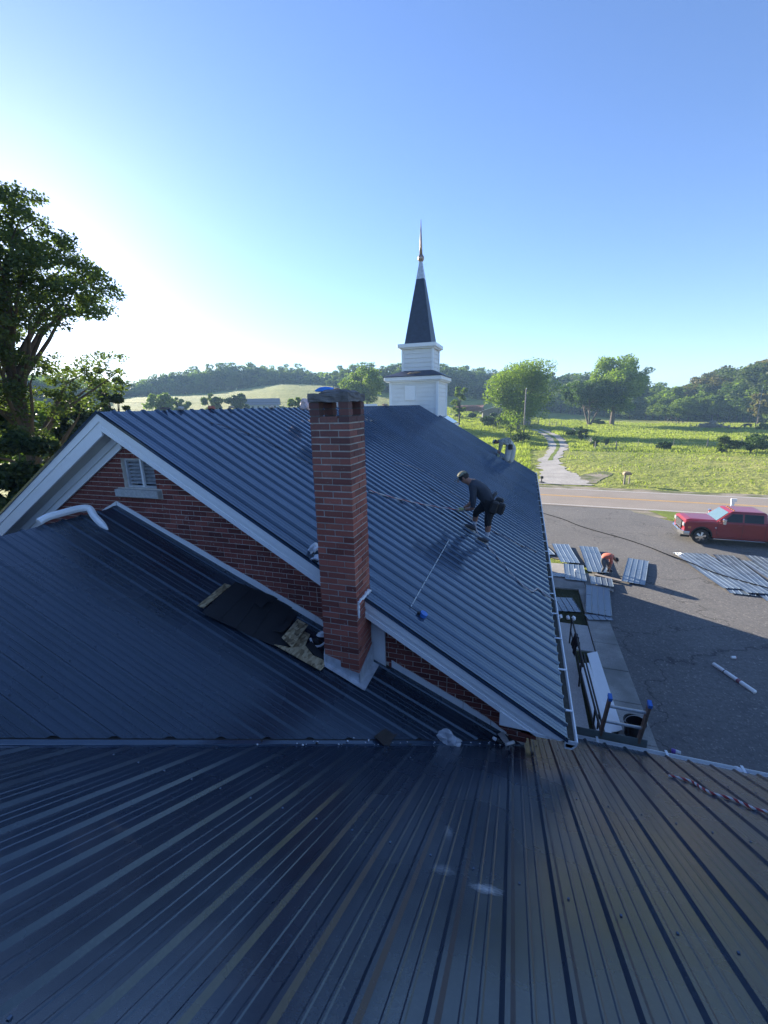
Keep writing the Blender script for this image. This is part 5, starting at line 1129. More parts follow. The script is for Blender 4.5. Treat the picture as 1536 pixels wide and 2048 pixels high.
for z in (.80, .93, 1.06, 1.17): MB().box(.03, .05, -.5, .5, z, z+.025).obj('grille_bar', M_CHROME, tr)
mb = MB(); mb.prism([(-.10, -.55, .48), (-.10, .55, .48), (.10, 1.0, .48), (.42, 1.02, .48), (.42, .9, .48), (.16, .8, .48), (.16, -.8, .48), (.42, -.9, .48), (.42, -1.02, .48), (.10, -1.0, .48)], (0, 0, .24)); mb.obj('front_bumper', M_CHROME, tr, bevel=.02)
MB().box(-.03, .45, -.93, .93, .34, .475).obj('air_dam', M_BLACK, tr, bevel=.02)
MB().box(4.12, 6.0, -.86, .86, 1.36, 1.395).obj('bed_liner', M_BLACK, tr)
for s in (-1, 1): MB().box(4.1, 6.05, s*.92-.06, s*.92+.06, 1.37, 1.44).obj('bed_rail', M_RED, tr)
MB().box(6.1, 6.22, -.95, .95, .5, .68).obj('rear_bumper', M_CHROME, tr, bevel=.02)
for y in (-.5, -.25, 0, .25, .5): MB().box(2.50, 2.58, y-.04, y+.04, 1.935, 1.97).obj('clearance_lamp', simple('amber', (.6, .2, .05), .3), tr)
MB().box(.6, 5.6, -.7, .7, .28, .6).obj('chassis', M_BLACK, tr)
# ------------------------------------------------------------------ people
M_SKIN = simple('tanned_skin', (.30, .15, .10), .55, .15, 12); M_NAVY = simple('dark_grey_shirt', (.036, .042, .056), .85, .25, 7, b=.3); M_SHORT = simple('black_shorts', (.016, .017, .02), .85, .3, 9, b=.3)
def camo(name, cols, sc=14):
    m, nt, p = mat(name); v = N(nt, 'ShaderNodeTexNoise'); v.inputs['Scale'].default_value = sc; v.inputs['Detail'].default_value = 2; tc = N(nt, 'ShaderNodeTexCoord'); nt.links.new(tc.outputs['Object'], v.inputs['Vector'])
    r = N(nt, 'ShaderNodeValToRGB'); r.color_ramp.interpolation = 'CONSTANT'; e = r.color_ramp.elements
    while len(e) < len(cols): e.new(.5)
    for i, c in enumerate(cols): e[i].position = [0, .42, .5, .58][i]; e[i].color = (*c, 1)
    nt.links.new(v.outputs['Fac'], r.inputs[0]); nt.links.new(r.outputs[0], p.inputs['Base Color']); p.inputs['Roughness'].default_value = .9; return m
M_CAMO = camo('camouflage_cap', [(.05, .055, .035), (.16, .17, .11), (.32, .32, .25), (.09, .1, .06)], 22); M_CAMOS = camo('camouflage_shirt', [(.16, .17, .14), (.28, .29, .25), (.38, .38, .33), (.2, .2, .17)], 12)
M_PALE = simple('pale_work_trousers', (.50, .49, .45), .9, .2, 5, b=.4); M_ORANGE = simple('faded_orange_shirt', (.55, .15, .10), .9, .2, 6, b=.3); M_JEANS = simple('grey_jeans', (.10, .11, .13), .9, .3, 8, b=.3)
M_SOCK = simple('white_sock', (.5, .53, .6), .9, .15, 20); M_GLOVE = simple('yellow_green_glove', (.35, .36, .16), .8, .3, 30); M_HAIR = simple('dark_hair', (.018, .014, .012), .7, .3, 60); M_LEATHER = simple('black_leather_pouch', (.022, .02, .02), .6, .4, 20, b=.4)
M_SOLE = simple('pale_shoe_sole', (.42, .40, .36), .8, .3, 20)
def V3(*a): return Vector(a)
def ell(name, c, r, m, parent, rot=None, seg=16):
    bm = bmesh.new(); bmesh.ops.create_uvsphere(bm, u_segments=seg, v_segments=seg//2+2, radius=1)
    M_ = Matrix.Translation(c) @ (rot.to_matrix().to_4x4() if rot else Matrix()) @ Matrix.Diagonal((*r, 1)); bmesh.ops.transform(bm, matrix=M_, verts=bm.verts)
    me = bpy.data.meshes.new(name); bm.to_mesh(me); bm.free(); me.materials.append(m); me.polygons.foreach_set('use_smooth', [True]*len(me.polygons)); return link(bpy.data.objects.new(name, me), parent)
def frame(fwd, up):
    f = fwd.normalized(); r = f.cross(up).normalized(); u = r.cross(f); return Matrix((r, f, u)).transposed()   # columns x=right y=fwd z=up
def head_parts(parent, c, fwd, up, skin_m, cap=None, hair=None, s=1.0):
    F = frame(fwd, up); W3 = lambda x, y, z: c+F @ (Vector((x, y, z))*s)
    q = F.to_quaternion()
    mb = MB(); mb.tube([W3(0, .095, .02), W3(0, .125, -.02), W3(0, .10, -.032)], [.008*s, .018*s, .012*s], 6); mb.obj('nose', skin_m, parent, smooth=True)
    for sx in (-1, 1):
        ell('ear', W3(sx*.078, -.005, -.005), (.012*s, .024*s, .034*s), skin_m, parent, q, 8); ell('eye', W3(sx*.033, .088, .02), (.013*s, .008*s, .008*s), M_HAIR, parent, q, 8)
    mb = MB(); mb.tube([W3(-.026, .094, -.058), W3(0, .102, -.056), W3(.026, .094, -.058)], .005*s, 5); mb.obj('mouth', simple('lips', (.2, .08, .07)), parent)
    if hair: ell('hair', W3(0, -.022, .022), (.089*s, .102*s, .098*s), hair, parent, q)
    if cap:
        bm = bmesh.new(); bmesh.ops.create_uvsphere(bm, u_segments=20, v_segments=14, radius=1); bmesh.ops.delete(bm, geom=[v for v in bm.verts if v.co.z < .05], context='VERTS')
        bmesh.ops.transform(bm, matrix=Matrix.Translation(W3(0, -.01, .035)) @ F.to_4x4() @ Matrix.Diagonal((.097*s, .112*s, .093*s, 1)), verts=bm.verts); me = bpy.data.meshes.new('cap'); bm.to_mesh(me); bm.free(); me.materials.append(cap); me.polygons.foreach_set('use_smooth', [True]*len(me.polygons)); o = link(bpy.data.objects.new('cap', me), parent)
        mb = MB(); n = 8; A = [W3(.082*math.cos(t), .07+.085*math.sin(t)+.035*math.sin(t), .045-.03*math.sin(t)**2-.018*math.cos(t)**2) for t in np.linspace(0, math.pi, n+1)]; B = [p+F @ Vector((0, 0, .008)) for p in A]
        mb.add(A+B, [tuple(range(n, -1, -1)), tuple(range(n+1, 2*n+2))]+[(i, i+1, i+n+2, i+n+1) for i in range(n)]+[(n, 0, n+1, 2*n+1)]); mb.obj('cap_brim', cap, parent)
def hand(parent, wrist, palm_dir, curl_dir, m, s=1.0, left=1, name='hand'):
    d = palm_dir.normalized(); c = (curl_dir-d*curl_dir.dot(d)).normalized(); w = d.cross(c)*left
    P = [(wrist, (.026*s, .02*s)), (wrist+d*.045*s, (.036*s, .018*s)), (wrist+d*.085*s, (.036*s, .015*s))]; B = [(0, 1), (1, 2)]
    for i, (o_, L) in enumerate(((-.03, .07), (-.01, .082), (.011, .077), (.03, .06))):
        b = wrist+d*.082*s+w*o_*s; k = len(P); P += [(b, .010*s), (b+(d*.75+c*.45)*L*.5*s, .0095*s), (b+(d*.75+c*.45)*L*.5*s+(d*.1+c)*L*.55*s, .008*s)]; B += [(2, k), (k, k+1), (k+1, k+2)]
    k = len(P); b = wrist+d*.03*s-w*.03*s; P += [(b, .013*s), (b+(d*.7-w*.5+c*.4)*.045*s, .011*s), (b+(d*.9-w*.2+c*.9)*.075*s, .009*s)]; B += [(1, k), (k, k+1), (k+1, k+2)]
    return skin(name, P, B, [m], [0]*len(B), parent, 1)
def shoe(parent, ankle, toe, ground_n, m, sole, s=1.0):
    f = (toe-ankle); f = (f-ground_n*f.dot(ground_n)).normalized(); r = f.cross(ground_n)
    W3 = lambda x, y, z: ankle+r*x*s+f*y*s+ground_n*z*s
    o = skin('shoe', [(W3(0, 0, -.02), (.045*s, .05*s)), (W3(0, -.05, -.055), (.04*s, .035*s)), (W3(0, .08, -.055), (.045*s, .035*s)), (W3(0, .17, -.062), (.045*s, .026*s))], [(0, 1), (0, 2), (2, 3)], [m], [0]*3, parent, 1)
    mb = MB(); prof_ = [(-.04, -.08), (-.045, 0), (-.05, .12), (-.035, .19), (0, .215), (.035, .19), (.05, .12), (.042, 0), (.036, -.08), (0, -.1)]
    mb.prism([W3(x, y, -.112) for x, y in prof_], ground_n*.026*s); mb.obj('shoe_sole', sole, o)
# --- worker 1, near, camouflage cap
p1 = thing('person', 'worker in camouflage cap and dark shirt hauling a rope on the main roof', 'person', (-.72, 8.0, z_main(-.72)), world=True)
gn = nR
hipc = V3(-.50, 8.02, 6.20); J = {}
Vt = [(hipc, (.17, .165)), (V3(-.62, 8.0, 6.33), (.17, .175)), (V3(-.79, 7.98, 6.46), (.195, .175)), (V3(-.90, 7.98, 6.545), (.12, .10)), (V3(-.965, 7.97, 6.58), .058), (V3(-1.03, 7.96, 6.615), (.082, .09)), (V3(-1.075, 7.955, 6.66), (.086, .092)),
      (V3(-.86, 7.80, 6.50), .085), (V3(-.83, 7.72, 6.27), .058), (V3(-.845, 7.74, 6.10), .046), (V3(-1.0, 7.84, 6.05), .032),
      (V3(-.88, 8.16, 6.48), .085), (V3(-.90, 8.20, 6.26), .058), (V3(-.93, 8.16, 6.10), .046), (V3(-1.05, 8.03, 6.03), .032),
      (V3(-.52, 7.92, 6.10), .115), (V3(-.565, 7.88, 5.86), .078), (V3(-.56, 7.89, 5.70), .062), (V3(-.57, 7.89, 5.52), .04),
      (V3(-.62, 8.12, 6.10), .115), (V3(-.83, 8.17, 5.93), .078), (V3(-.83, 8.15, 5.80), .056), (V3(-.84, 8.13, 5.66), .04)]
Bn = [(0, 1), (1, 2), (2, 3), (3, 4), (4, 5), (5, 6), (2, 7), (7, 8), (8, 9), (9, 10), (2, 11), (11, 12), (12, 13), (13, 14), (0, 15), (15, 16), (16, 17), (17, 18), (0, 19), (19, 20), (20, 21), (21, 22)]
bmx = [(2, 1, .35), 1, 1, (1, 0, .5), 0, 0, 1, 1, (1, 0, .8), 0, 1, 1, (1, 0, .8), 0, 2, 2, (2, 0, .7), (0, 3, .45), 2, 2, (2, 0, .7), (0, 3, .45)]
skin('body', Vt, Bn, [M_SKIN, M_NAVY, M_SHORT, M_SOCK], bmx, p1)
head_parts(p1, V3(-1.065, 7.955, 6.645), V3(-.86, -.12, -.52), V3(-.52, 0, .86), M_SKIN, cap=M_CAMO, hair=M_HAIR)
hand(p1, V3(-1.01, 7.845, 6.048), V3(-1, .25, -.05), V3(0, .2, -1), M_GLOVE, 1.0, 1, 'glove'); hand(p1, V3(-1.06, 8.025, 6.03), V3(-1, -.2, -.05), V3(0, -.2, -1), M_GLOVE, 1.0, -1, 'glove')
M_SHOE = simple('grey_black_trainer', (.05, .05, .055), .8, .5, 30)
a1 = V3(-.575, 7.89, z_main(-.575)+.135); shoe(p1, a1, a1+V3(-.2, -.06, 0), gn, M_SHOE, M_SOLE); a2 = V3(-.85, 8.13, z_main(-.85)+.135); shoe(p1, a2, a2+V3(-.2, -.02, 0), gn, M_SHOE, M_SOLE)
mb = MB(); mb.lathe([(.165, -.025), (.17, 0), (.165, .025)], (0, 0, 0), 22); me = mb.mesh('tool_belt', M_LEATHER); tb = inst('tool_belt', me, p1); tb.location = (-.545, 8.01, 6.25); tb.rotation_euler = (0, R(-48), 0)
for (c, r) in (((-.46, 7.80, 6.13), (.075, .06, .12)), ((-.34, 7.86, 6.10), (.07, .06, .11)), ((-.40, 8.20, 6.12), (.08, .07, .12))):
    mb = MB(); M_ = Matrix.Translation(c) @ Matrix.Rotation(R(15), 4, 'Y'); mb.box(-r[0], r[0], -r[1], r[1], -r[2], r[2], 0, M_); mb.obj('tool_pouch', M_LEATHER, p1, bevel=.03)
# --- worker 2, far, pale trousers
z2 = z_main(-.65); p2 = thing('person', 'worker in pale trousers bending at the far right edge of the main roof', 'person', (-.65, 19.85, z2), world=True)
Vt = [(V3(-.52, 19.85, 6.24), (.19, .18)), (V3(-.68, 19.83, 6.36), (.18, .18)), (V3(-.88, 19.8, 6.38), (.21, .18)), (V3(-1.03, 19.8, 6.34), (.15, .14)), (V3(-1.12, 19.79, 6.33), .06), (V3(-1.19, 19.78, 6.32), .085), (V3(-1.25, 19.78, 6.31), .088),
      (V3(-.97, 19.62, 6.30), .105), (V3(-1.0, 19.58, 6.03), .072), (V3(-1.03, 19.6, 5.80), .045), (V3(-.97, 19.98, 6.30), .105), (V3(-1.02, 19.98, 6.03), .072), (V3(-1.10, 19.9, 5.82), .045),
      (V3(-.60, 19.77, 6.1), .165), (V3(-.66, 19.76, 5.80), .15), (V3(-.70, 19.76, 5.42), .12), (V3(-.46, 19.92, 6.1), .165), (V3(-.48, 19.93, 5.75), .15), (V3(-.54, 19.93, 5.36), .12)]
Bn = [(0, 1), (1, 2), (2, 3), (3, 4), (4, 5), (5, 6), (2, 7), (7, 8), (8, 9), (2, 10), (10, 11), (11, 12), (0, 13), (13, 14), (14, 15), (0, 16), (16, 17), (17, 18)]
skin('body', Vt, Bn, [M_SKIN, M_CAMOS, M_PALE], [(2, 1, .3), 1, 1, (1, 0, .6), 0, 0, 1, 1, (1, 0, .4), 1, 1, (1, 0, .4), 2, 2, 2, 2, 2, 2], p2)
head_parts(p2, V3(-1.235, 19.78, 6.31), V3(-.45, -.1, -.9), V3(-.9, 0, .3), M_SKIN, cap=simple('grey_blue_cap', (.25, .29, .36), .8), hair=M_HAIR)
hand(p2, V3(-1.03, 19.6, 5.78), V3(-.1, .1, -1), V3(-1, 0, 0), M_GLOVE, 1.1, 1, 'glove'); hand(p2, V3(-1.10, 19.9, 5.80), V3(-.1, -.1, -1), V3(-1, 0, 0), M_GLOVE, 1.1, -1, 'glove')
for ax, ay in ((-.71, 19.76), (-.56, 19.93)): a = V3(ax, ay, z_main(ax)+.125); shoe(p2, a, a+V3(-.2, -.03, 0), gn, M_BLACK, M_SOLE)
for (c, r) in (((-.56, 19.60, 6.12), (.10, .05, .12)),):
    mb = MB(); mb.box(c[0]-r[0], c[0]+r[0], c[1]-r[1], c[1]+r[1], c[2]-r[2], c[2]+r[2]); mb.obj('tool_pouch', M_LEATHER, p2, bevel=.03)
# --- worker 3 on the lot
p3 = thing('person', 'man in a faded orange shirt bending over roofing sheets on the ground', 'person', (4.0, 20.85, .02), world=True)
Vt = [(V3(3.83, 20.9, .80), (.155, .16)), (V3(3.90, 20.9, .95), (.15, .16)), (V3(4.06, 20.88, 1.03), (.175, .16)), (V3(4.22, 20.87, .97), (.13, .12)), (V3(4.31, 20.86, .89), .06), (V3(4.38, 20.86, .82), .085), (V3(4.43, 20.86, .75), .088),
      (V3(4.18, 20.70, .92), .085), (V3(4.21, 20.64, .64), .055), (V3(4.15, 20.62, .36), .034), (V3(4.18, 21.05, .92), .085), (V3(4.24, 21.1, .66), .055), (V3(4.22, 21.0, .38), .034),
      (V3(3.86, 20.76, .66), .115), (V3(3.96, 20.74, .42), .075), (V3(3.86, 20.75, .13), .048), (V3(3.95, 21.05, .68), .115), (V3(4.16, 21.08, .44), .075), (V3(4.2, 21.05, .13), .048)]
skin('body', Vt, Bn, [M_SKIN, M_ORANGE, M_JEANS], [(2, 1, .4), 1, 1, (1, 0, .6), 0, 0, 1, 1, (0, 0, .5), 1, 1, (0, 0, .5), 2, 2, 2, 2, 2, 2], p3)
head_parts(p3, V3(4.42, 20.86, .76), V3(.35, -.1, -.93), V3(.9, 0, .4), M_SKIN, cap=M_BLACK, hair=M_HAIR)
hand(p3, V3(4.15, 20.62, .34), V3(-.1, .1, -1), V3(1, 0, 0), M_SKIN, 1.1); hand(p3, V3(4.22, 21.0, .36), V3(0, -.1, -1), V3(1, 0, 0), M_SKIN, 1.1, -1)
for a, tt in ((V3(3.86, 20.75, .135), V3(.2, 0, 0)), (V3(4.2, 21.05, .135), V3(.2, .02, 0))): shoe(p3, a, a+tt, V3(0, 0, 1), M_LEATHER, M_SOLE)
t = thing('cordless_tool', 'cordless shear held by the man in the orange shirt', 'power tool', (4.2, 20.8, .22), world=True); MB().box(4.08, 4.30, 20.74, 20.80, .22, .29).obj('housing', M_BLACK, t, bevel=.012); MB().box(4.10, 4.15, 20.745, 20.795, .12, .22).obj('grip', M_BLACK, t, bevel=.01)
# ------------------------------------------------------------------ ropes and roof litter
def on_main(px, py, lift=.03):
    r = ray(px, py); t_ = (ZR+SR*XR-CAMZ+lift)/(r.z+SR*r.x); return Vector((r.x*t_, r.y*t_, CAMZ+r.z*t_))
def on_a(px, py, lift=.025):
    r = ray(px, py); t_ = (ZA+SA*XA-CAMZ+lift)/(r.z+SA*r.x); return Vector((r.x*t_, r.y*t_, CAMZ+r.z*t_))
def on_b(px, py, lift=.025):
    r = ray(px, py); t_ = (ZB-CAMZ+lift)/(r.z+SB*r.y); return Vector((r.x*t_, r.y*t_, CAMZ+r.z*t_))
M_ROPE = simple('weathered_rope', (.50, .40, .36), .9, .3, 60); M_ROPED = simple('dark_rope', (.10, .08, .08), .9, .3, 60); M_ROPEW = simple('white_strand', (.62, .6, .58), .8, .15, 60); M_ROPER = simple('red_strand', (.33, .035, .04), .8, .2, 60)
def braid(name, label, pts, r, mats, pitch=.12):
    t = thing(name, label, 'rope', pts[0], world=True); pts = smooth(pts, 14); L = [0]
    for i in range(1, len(pts)): L.append(L[-1]+(pts[i]-pts[i-1]).length)
    for k, m in enumerate(mats):
        q = []
        for i, p in enumerate(pts):
            d_ = (pts[min(i+1, len(pts)-1)]-pts[max(i-1, 0)]).normalized(); u = d_.cross(Vector((0, 0, 1))).normalized(); w_ = d_.cross(u); a = 2*math.pi*(L[i]/pitch+k/len(mats)); q.append(p+(u*math.cos(a)+w_*math.sin(a))*r*.55)
        MB().tube(q, r*.62, 6).obj('strand', m, t, smooth=True)
    return t
h1 = V3(-1.10, 7.87, 6.03)
braid('rope', 'pale rope stretched from the chimney to the worker\'s gloves', [on_main(738, 981), on_main(775, 992), on_main(820, 1003, .06), on_main(870, 1013, .12), h1, V3(-1.05, 7.95, 6.0)], .013, [M_ROPEW, M_ROPE, M_ROPER], .35)
braid('rope', 'rope trailing down the roof from the worker to the eave', [V3(-1.08, 7.95, 6.02), on_main(948, 1044, .12), on_main(956, 1068), on_main(975, 1092), on_main(1003, 1124), on_main(1035, 1160), on_main(1063, 1182), on_main(1076, 1177), on_main(1092, 1190), V3(.66, 7.25, 4.67)], .011, [M_ROPE, M_ROPEW, M_ROPE], .2)
braid('rope', 'thin dark line lying on the roof above the pale rope', [on_main(845, 962), on_main(872, 983), on_main(888, 996), on_main(905, 1006), on_main(918, 1013)], .008, [M_ROPED, M_ROPED])
braid('rope', 'knotted line on the roof right of the near worker\'s legs', [on_main(985, 1062), on_main(1010, 1074), on_main(1035, 1088), on_main(1050, 1094), on_main(1062, 1099), on_main(1073, 1104)], .010, [M_ROPE, M_ROPED])
braid('rope', 'thin frayed line lying high on the slope near the ridge left of the chimney', [on_main(420, 845), on_main(470, 858), on_main(530, 880), on_main(590, 912), on_main(618, 925)], .006, [M_ROPED, M_ROPED])
braid('rope', 'loose line snaking down the slope right of the chimney top', [on_main(790, 925), on_main(830, 935), on_main(870, 955), on_main(905, 985), on_main(930, 1000)], .006, [M_ROPED, M_ROPE])
braid('rope', 'red and white braided rope lying on the wing roof at right', [on_b(1337, 1551), on_b(1358, 1556), on_b(1383, 1563), on_b(1405, 1577), on_b(1428, 1588), on_b(1462, 1597), on_b(1490, 1609), on_b(1515, 1619), on_b(1560, 1628)], .012, [M_ROPEW, M_ROPER, M_ROPER, M_ROPEW], .09)
ta, tb_ = on_main(898, 1080, .028), on_main(822, 1213, .028); tm = thing('tape_measure', 'blue tape measure with its blade run up the main roof', 'tape measure', on_main(846, 1229), world=True)
mb = MB(); n_ = (tb_-ta).cross(nR).normalized()*.006; mb.prism([ta-n_, tb_-n_, tb_+n_, ta+n_], nR*.002); mb.prism([tb_-n_, on_main(840, 1226)-n_, on_main(840, 1226)+n_, tb_+n_], nR*.002); mb.obj('blade', simple('tape_blade', (.45, .47, .45), .5), tm)
c = on_main(847, 1229, .035); mb = MB(); mb.tube([c-nR*.022, c+nR*.022], .045, 16); mb.obj('case', M_BLUE, tm); c2_ = c+V3(-.05, -.02, .02); mb = MB(); mb.tube([c2_-nR*.014, c2_+nR*.014], .02, 10); mb.obj('grip', M_BLACK, tm)
def crumple(name, label, cat, c, r, m, seed, sub=3, amp=.45, parent=None):
    rg = random.Random(seed); bm = bmesh.new(); bmesh.ops.create_icosphere(bm, subdivisions=sub, radius=1)
    ph = [(Vector((rg.uniform(-1, 1), rg.uniform(-1, 1), rg.uniform(-1, 1))).normalized(), rg.uniform(2, 7), rg.uniform(0, 6)) for _ in range(12)]
    for v in bm.verts:
        f_ = 1+amp*sum(math.sin(v.co.dot(d_)*k_+p_) for d_, k_, p_ in ph)/5+rg.uniform(-.06, .06); v.co = Vector((v.co.x*r[0], v.co.y*r[1], max(-.6, v.co.z)*r[2]))*f_
    me = bpy.data.meshes.new(name); bm.to_mesh(me); bm.free(); me.materials.append(m); o = bpy.data.objects.new(name, me); C.objects.link(o); o.location = c; tag(o, label, cat); return o
m, ntb, pb_ = mat('clear_plastic_bag'); pb_.inputs['Base Color'].default_value = (.75, .78, .82, 1); pb_.inputs['Roughness'].default_value = .2; pb_.inputs['Alpha'].default_value = .55; M_BAG = m
crumple('plastic_bag', 'crumpled clear plastic bag in the valley between the roofs', 'bag', on_a(897, 1480, .05), (.085, .05, .085), M_BAG, 3, amp=.7); crumple('paper_ball', 'white crumpled paper beside the clear bag', 'litter', on_a(912, 1488, .04), (.045, .03, .035), M_SEAL, 5)
a, b = on_a(990, 1478, .05), on_a(1003, 1486, .05); t = thing('caulk_bottle', 'small white and dark bottle lying where the valley meets the eave', 'bottle', a, world=True); MB().tube([a, b], .02, 10).obj('body', M_BLACK, t); MB().tube([a-(b-a)*.35, a+(b-a)*.15], [.017, .021], 10).obj('cap', M_SEAL, t)
a, b = on_a(1012, 1489, .05), on_a(1027, 1484, .05); t = thing('white_roll', 'small white roll of tape right of the bottle', 'roll', a, world=True); MB().tube([a, b], .018, 12).obj('roll', M_SEAL, t)
P = [on_a(*p, .04) for p in ((995, 1468), (1006, 1463), (1019, 1484), (1008, 1486))]; t = thing('flashing_scrap', 'small grey flashing scrap leaning behind the white roll', 'metal scrap', P[0], world=True); MB().prism(P, nA*.004).obj('scrap', M_FLASH, t)
M_FELTB = simple('brown_felt_scrap', (.045, .036, .03), .9, .4, 20, b=.5)
P = [on_a(*p, .035) for p in ((748, 1474), (763, 1462), (770, 1458), (787, 1470), (795, 1468), (786, 1478), (776, 1497), (766, 1490))]; t = thing('felt_scrap', 'brown scrap of roofing felt lying across the valley', 'felt scrap', P[0], world=True); MB().prism(P, nA*.008).obj('scrap', M_FELTB, t)
rg = random.Random(4); mb = MB()
for k in range(46):
    x = rg.uniform(-2.2, .1); y = yv(x)+rg.gauss(.01, .03); z = max(z_a(x), z_b(y))+.014; s_ = rg.uniform(.002, .006); mb.box(x-s_, x+s_*rg.uniform(1, 2.5), y-s_, y+s_, z, z+s_*1.5, rg.choice((0, 0, 1)))
tag(mb.obj('debris', [M_SEAL, M_FELTB]), 'white and brown crumbs of debris strewn along the valley', 'debris', kind='stuff')
# torn up patch of felt and osb beside the chimney
felt = thing('felt_patch', 'stack of black roofing felt strips beside the chimney', 'roofing felt', on_a(500, 1230), world=True)
def quad_a(pts, lift, th, name, m, parent): P = [on_a(*p, lift) for p in pts]; return MB().prism(P, nA*th).obj(name, m, parent, bevel=.002)
strips = [((403, 1226), (471, 1164), (503, 1176), (437, 1242)), ((437, 1242), (503, 1176), (527, 1185), (472, 1258)), ((472, 1258), (527, 1185), (556, 1196), (505, 1274)), ((505, 1274), (553, 1199), (585, 1214), (545, 1291)), ((545, 1291), (580, 1216), (597, 1226), (563, 1275), (579, 1283), (578, 1293))]
for i, s_ in enumerate(strips): quad_a(s_, .030+.007*(4-i), .007, 'felt_strip', M_FELT, felt)
quad_a(((509, 1207), (522, 1184), (551, 1198), (546, 1206), (536, 1203), (523, 1217)), .075, .006, 'felt_strip', M_FELT, felt)
quad_a(((545, 1262), (565, 1250), (584, 1240), (580, 1252), (565, 1266)), .070, .01, 'felt_strip', M_FELT, felt)
def slab_a(name, label, pts, lift, th=.012, m=M_OSB):
    P = [on_a(*p, lift) for p in pts]; t = thing(name, label, 'board', P[0], world=True); MB().prism(P, nA*th).obj('board', m, t, bevel=.002)
slab_a('osb_board', 'narrow chipboard strip at the upper end of the felt patch', ((395, 1212), (449, 1168), (462, 1172), (407, 1217)), .055); slab_a('osb_board', 'tan chipboard piece leaning near the lower end of the felt', ((563, 1276), (595, 1239), (616, 1251), (598, 1276), (584, 1296), (577, 1289)), .085)
slab_a('osb_board', 'large ragged chipboard piece touching the chimney foot', ((548, 1290), (581, 1296), (608, 1264), (620, 1270), (610, 1292), (626, 1312), (647, 1321), (649, 1333), (641, 1342), (603, 1321)), .040)
slab_a('black_slab', 'thin black piece between chipboard and chimney', ((612, 1291), (622, 1283), (640, 1303), (649, 1318), (630, 1312)), .058, .01, M_FELT)  # flat black slab filling the gap at the chimney foot
crumple('rag', 'dark crumpled rag against the lower chimney side', 'rag', on_a(634, 1283, .06), (.06, .05, .05), M_FELT, 8); crumple('rag', 'white crumpled flashing wrap beside the dark rag', 'wrap', on_a(642, 1270, .09), (.045, .04, .035), M_SEAL, 9)
pts = [on_a(621, 1277, .05), on_a(627, 1291, .05), on_a(640, 1292, .06), on_a(650, 1285, .09)]; t = thing('bent_strip', 'bent white flashing strip curling by the chimney foot', 'flashing', pts[0], world=True); MB().tube(smooth(pts), .014, 6).obj('strip', M_SEAL, t)
pts = [on_a(650, 1334, .03), on_a(649, 1310, .10), on_a(651, 1292, .16), on_a(655, 1283, .19)]; t = thing('pry_bar', 'pale hooked pry bar standing against the chimney corner', 'tool', pts[0], world=True); MB().tube(pts+[pts[-1]+V3(.03, -.01, -.01)], .008, 6).obj('shaft', M_FLASH, t)
crumple('rag', 'white crumpled plastic behind the left chimney edge on the rake', 'plastic', on_main(628, 1100, .05), (.06, .07, .06), M_SEAL, 12, amp=.8); crumple('rag', 'second white plastic wad lower behind the chimney', 'plastic', on_main(631, 1116, .04), (.05, .05, .035), M_SEAL, 13, amp=.8)
# bent downspout piece on the connector ridge
pts = smooth([V3(XA-.02, 3.20, ZA+.05), V3(XA-.01, 3.30, ZA+.085), V3(XA, 3.46, ZA+.095), V3(XA+.0, 3.66, ZA+.10), V3(XA+.06, 3.76, ZA+.085), V3(XA+.17, 3.73, z_a(XA+.17)+.075), V3(XA+.30, 3.70, z_a(XA+.3)+.06), V3(XA+.42, 3.69, z_a(XA+.42)+.035)], 5)
t = thing('downspout_elbow', 'bent white downspout offcut lying over the connector ridge', 'downspout', pts[0], world=True); n_ = len(pts); MB().tube(pts, [.045]*(n_-6)+[.044, .042, .036, .026, .016, .006], 8).obj('spout', M_WHITE, t)
# things on the chimney and the ridge
c = on_y(648, 773, 3.86); t = thing('blue_package', 'bright blue plastic packet on top of the chimney crown', 'packet', (c.x, 3.86, 8.155), R(6)); mb = MB(); mb.prism([(-.075, -.05, 0), (.085, -.05, 0), (.085, -.05, .038), (.03, -.05, .045), (-.03, -.05, .040), (-.085, -.05, .012)], (0, .1, 0)); mb.obj('packet', simple('bright_blue_plastic', (.02, .22, .75), .35, .2, 20), t, bevel=.006)
crumple('brick_chunk', 'orange brown broken brick lying on the chimney crown', 'brick piece', V3(on_y(672, 777, 3.9).x, 3.92, 8.165), (.06, .035, .022), simple('broken_brick', (.33, .13, .07), .9, .3, 30), 21, 2); crumple('brick_chunk', 'small second brick crumb right of the orange one on the crown', 'brick piece', V3(on_y(688, 777, 3.9).x, 3.92, 8.163), (.025, .02, .015), simple('broken_brick2', (.38, .16, .09), .9, .3, 30), 22, 2)
c = on_y(664, 812, 8.3); t = thing('cardboard_box', 'open pale box on the ridge seen through the chimney opening', 'box', (c.x, 8.3, ZR), R(12)); M_BOX = simple('pale_carton', (.50, .46, .44), .8, .15, 10); MB().box(-.2, .24, -.12, .14, 0, .13).obj('carton', M_BOX, t); mb = MB(); mb.prism([(-.2, -.12, .131), (.08, -.12, .131), (0, .05, .25), (-.2, .05, .25)], (0, .008, 0)); mb.obj('flap', simple('carton_tan', (.5, .37, .3), .8), t)
c = on_y(612, 812, 8.2); crumple('sack', 'pale pink and white sack on the ridge left of the chimney', 'sack', V3(c.x, 8.25, ZR+.05), (.13, .15, .15), simple('pink_white_sack', (.6, .48, .47), .7, .25, 6), 31, amp=.35)
c = on_y(738, 808, 11.5); t = thing('white_offcut', 'white trim offcut on the ridge right of the chimney', 'offcut', (c.x, 11.5, ZR+.02), R(70)); MB().box(-.3, .3, -.06, .06, 0, .05).obj('offcut', M_WHITE, t)
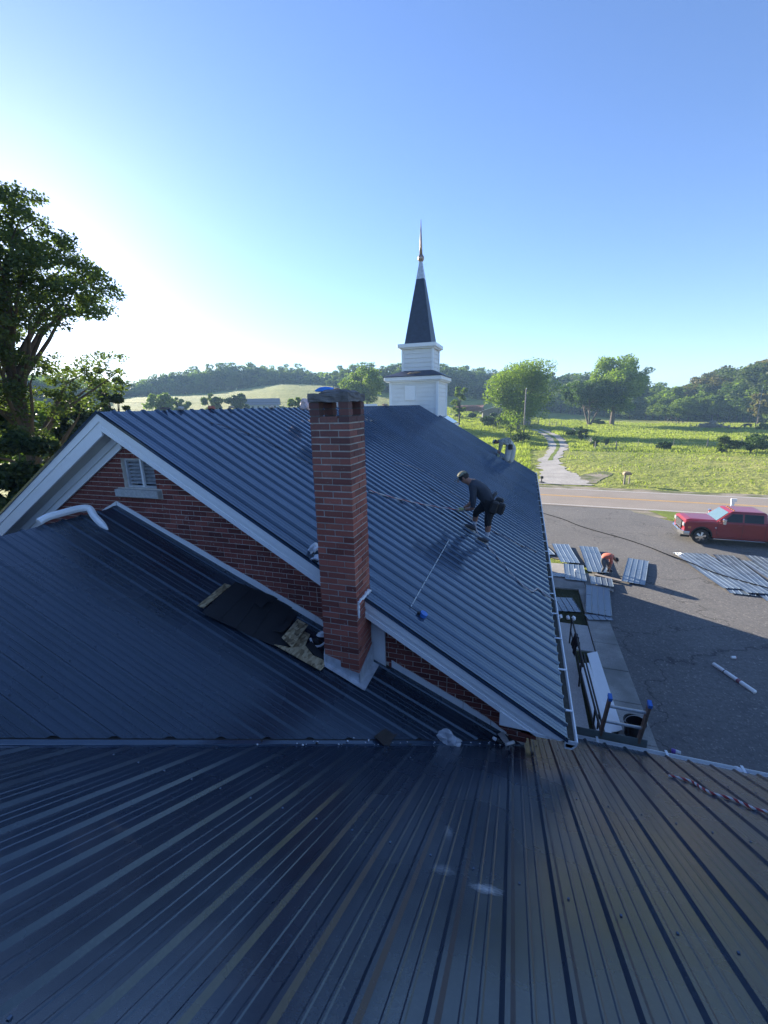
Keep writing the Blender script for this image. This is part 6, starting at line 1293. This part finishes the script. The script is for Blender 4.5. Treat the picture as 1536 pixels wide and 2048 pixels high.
SC_ = [(332, 5.3, (.06, .05, .035), (.42, .38, .33), 'crumpled grey cap scrap on the ridge left of the chimney', 41), (300, 5.0, (.09, .03, .02), (.16, .13, .12), 'dark curled shingle scrap near the near end of the ridge', 42), (404, 6.0, (.07, .05, .03), (.45, .16, .12), 'reddish scrap on the ridge midway to the chimney', 43), (450, 6.5, (.05, .04, .03), (.5, .4, .3), 'small tan wood chip on the ridge', 44), (575, 7.8, (.05, .04, .03), (.5, .45, .4), 'tiny pale chip on the ridge close to the chimney', 45), (800, 15.5, (.12, .08, .05), (.40, .30, .22), 'tan scrap on the ridge halfway to the steeple', 46)]
for px, y, r, col, lb, sd_ in SC_:
    c = on_y(px, 815, y); x_ = XR; crumple('roof_scrap', lb, 'scrap', V3(x_, y, ZR+.035), r, simple('scrap_%d' % sd_, col, .9, .3, 20), sd_, 2)
crumple('leaf_heap', 'brown bird nest debris on the steeple skirt roof', 'nest', V3(-5.35, 21.05, 9.57), (.28, .12, .07), simple('nest_brown', (.35, .25, .17), .95, .4, 20), 51, 3, .5)
crumple('plastic_bottle', 'blue and white plastic bag caught on the wing gutter', 'plastic bag', on_y(1484, 1550, 5.12)+V3(0, 0, .0), (.11, .055, .05), M_BLUE, 61, 3, .3); crumple('plastic_wrap', 'white plastic scrap on the gutter beside the blue bag', 'wrap', on_y(1476, 1546, 5.13)+V3(0, 0, .04), (.05, .04, .03), M_SEAL, 62, 3, .4)
# screws of the connector and wing sheets
mb = MB()
for k in range(-12, 13):
    for y in (.4, 1.7, 3.0, 4.3):
        for off in (.05,):
            x = .284-.2286+k*.2286+off; z = z_b(y)+.006
            if x > XAE or y < yv(x)-.08: mb.box(x-.005, x+.005, y-.005, y+.005, z-.004, z+.006)
for k in range(0, 12):
    for x in (-3.6, -2.3, -1.0):
        y = 1.631+k*.2286+.05; z = z_a(x)+.006
        if y > yv(x)+.08 and y < 4.1: mb.box(x-.005, x+.005, y-.005, y+.005, z-.004, z+.006)
tag(mb.obj('screw_heads', M_METAL_MAIN, roofB), kind='stuff')
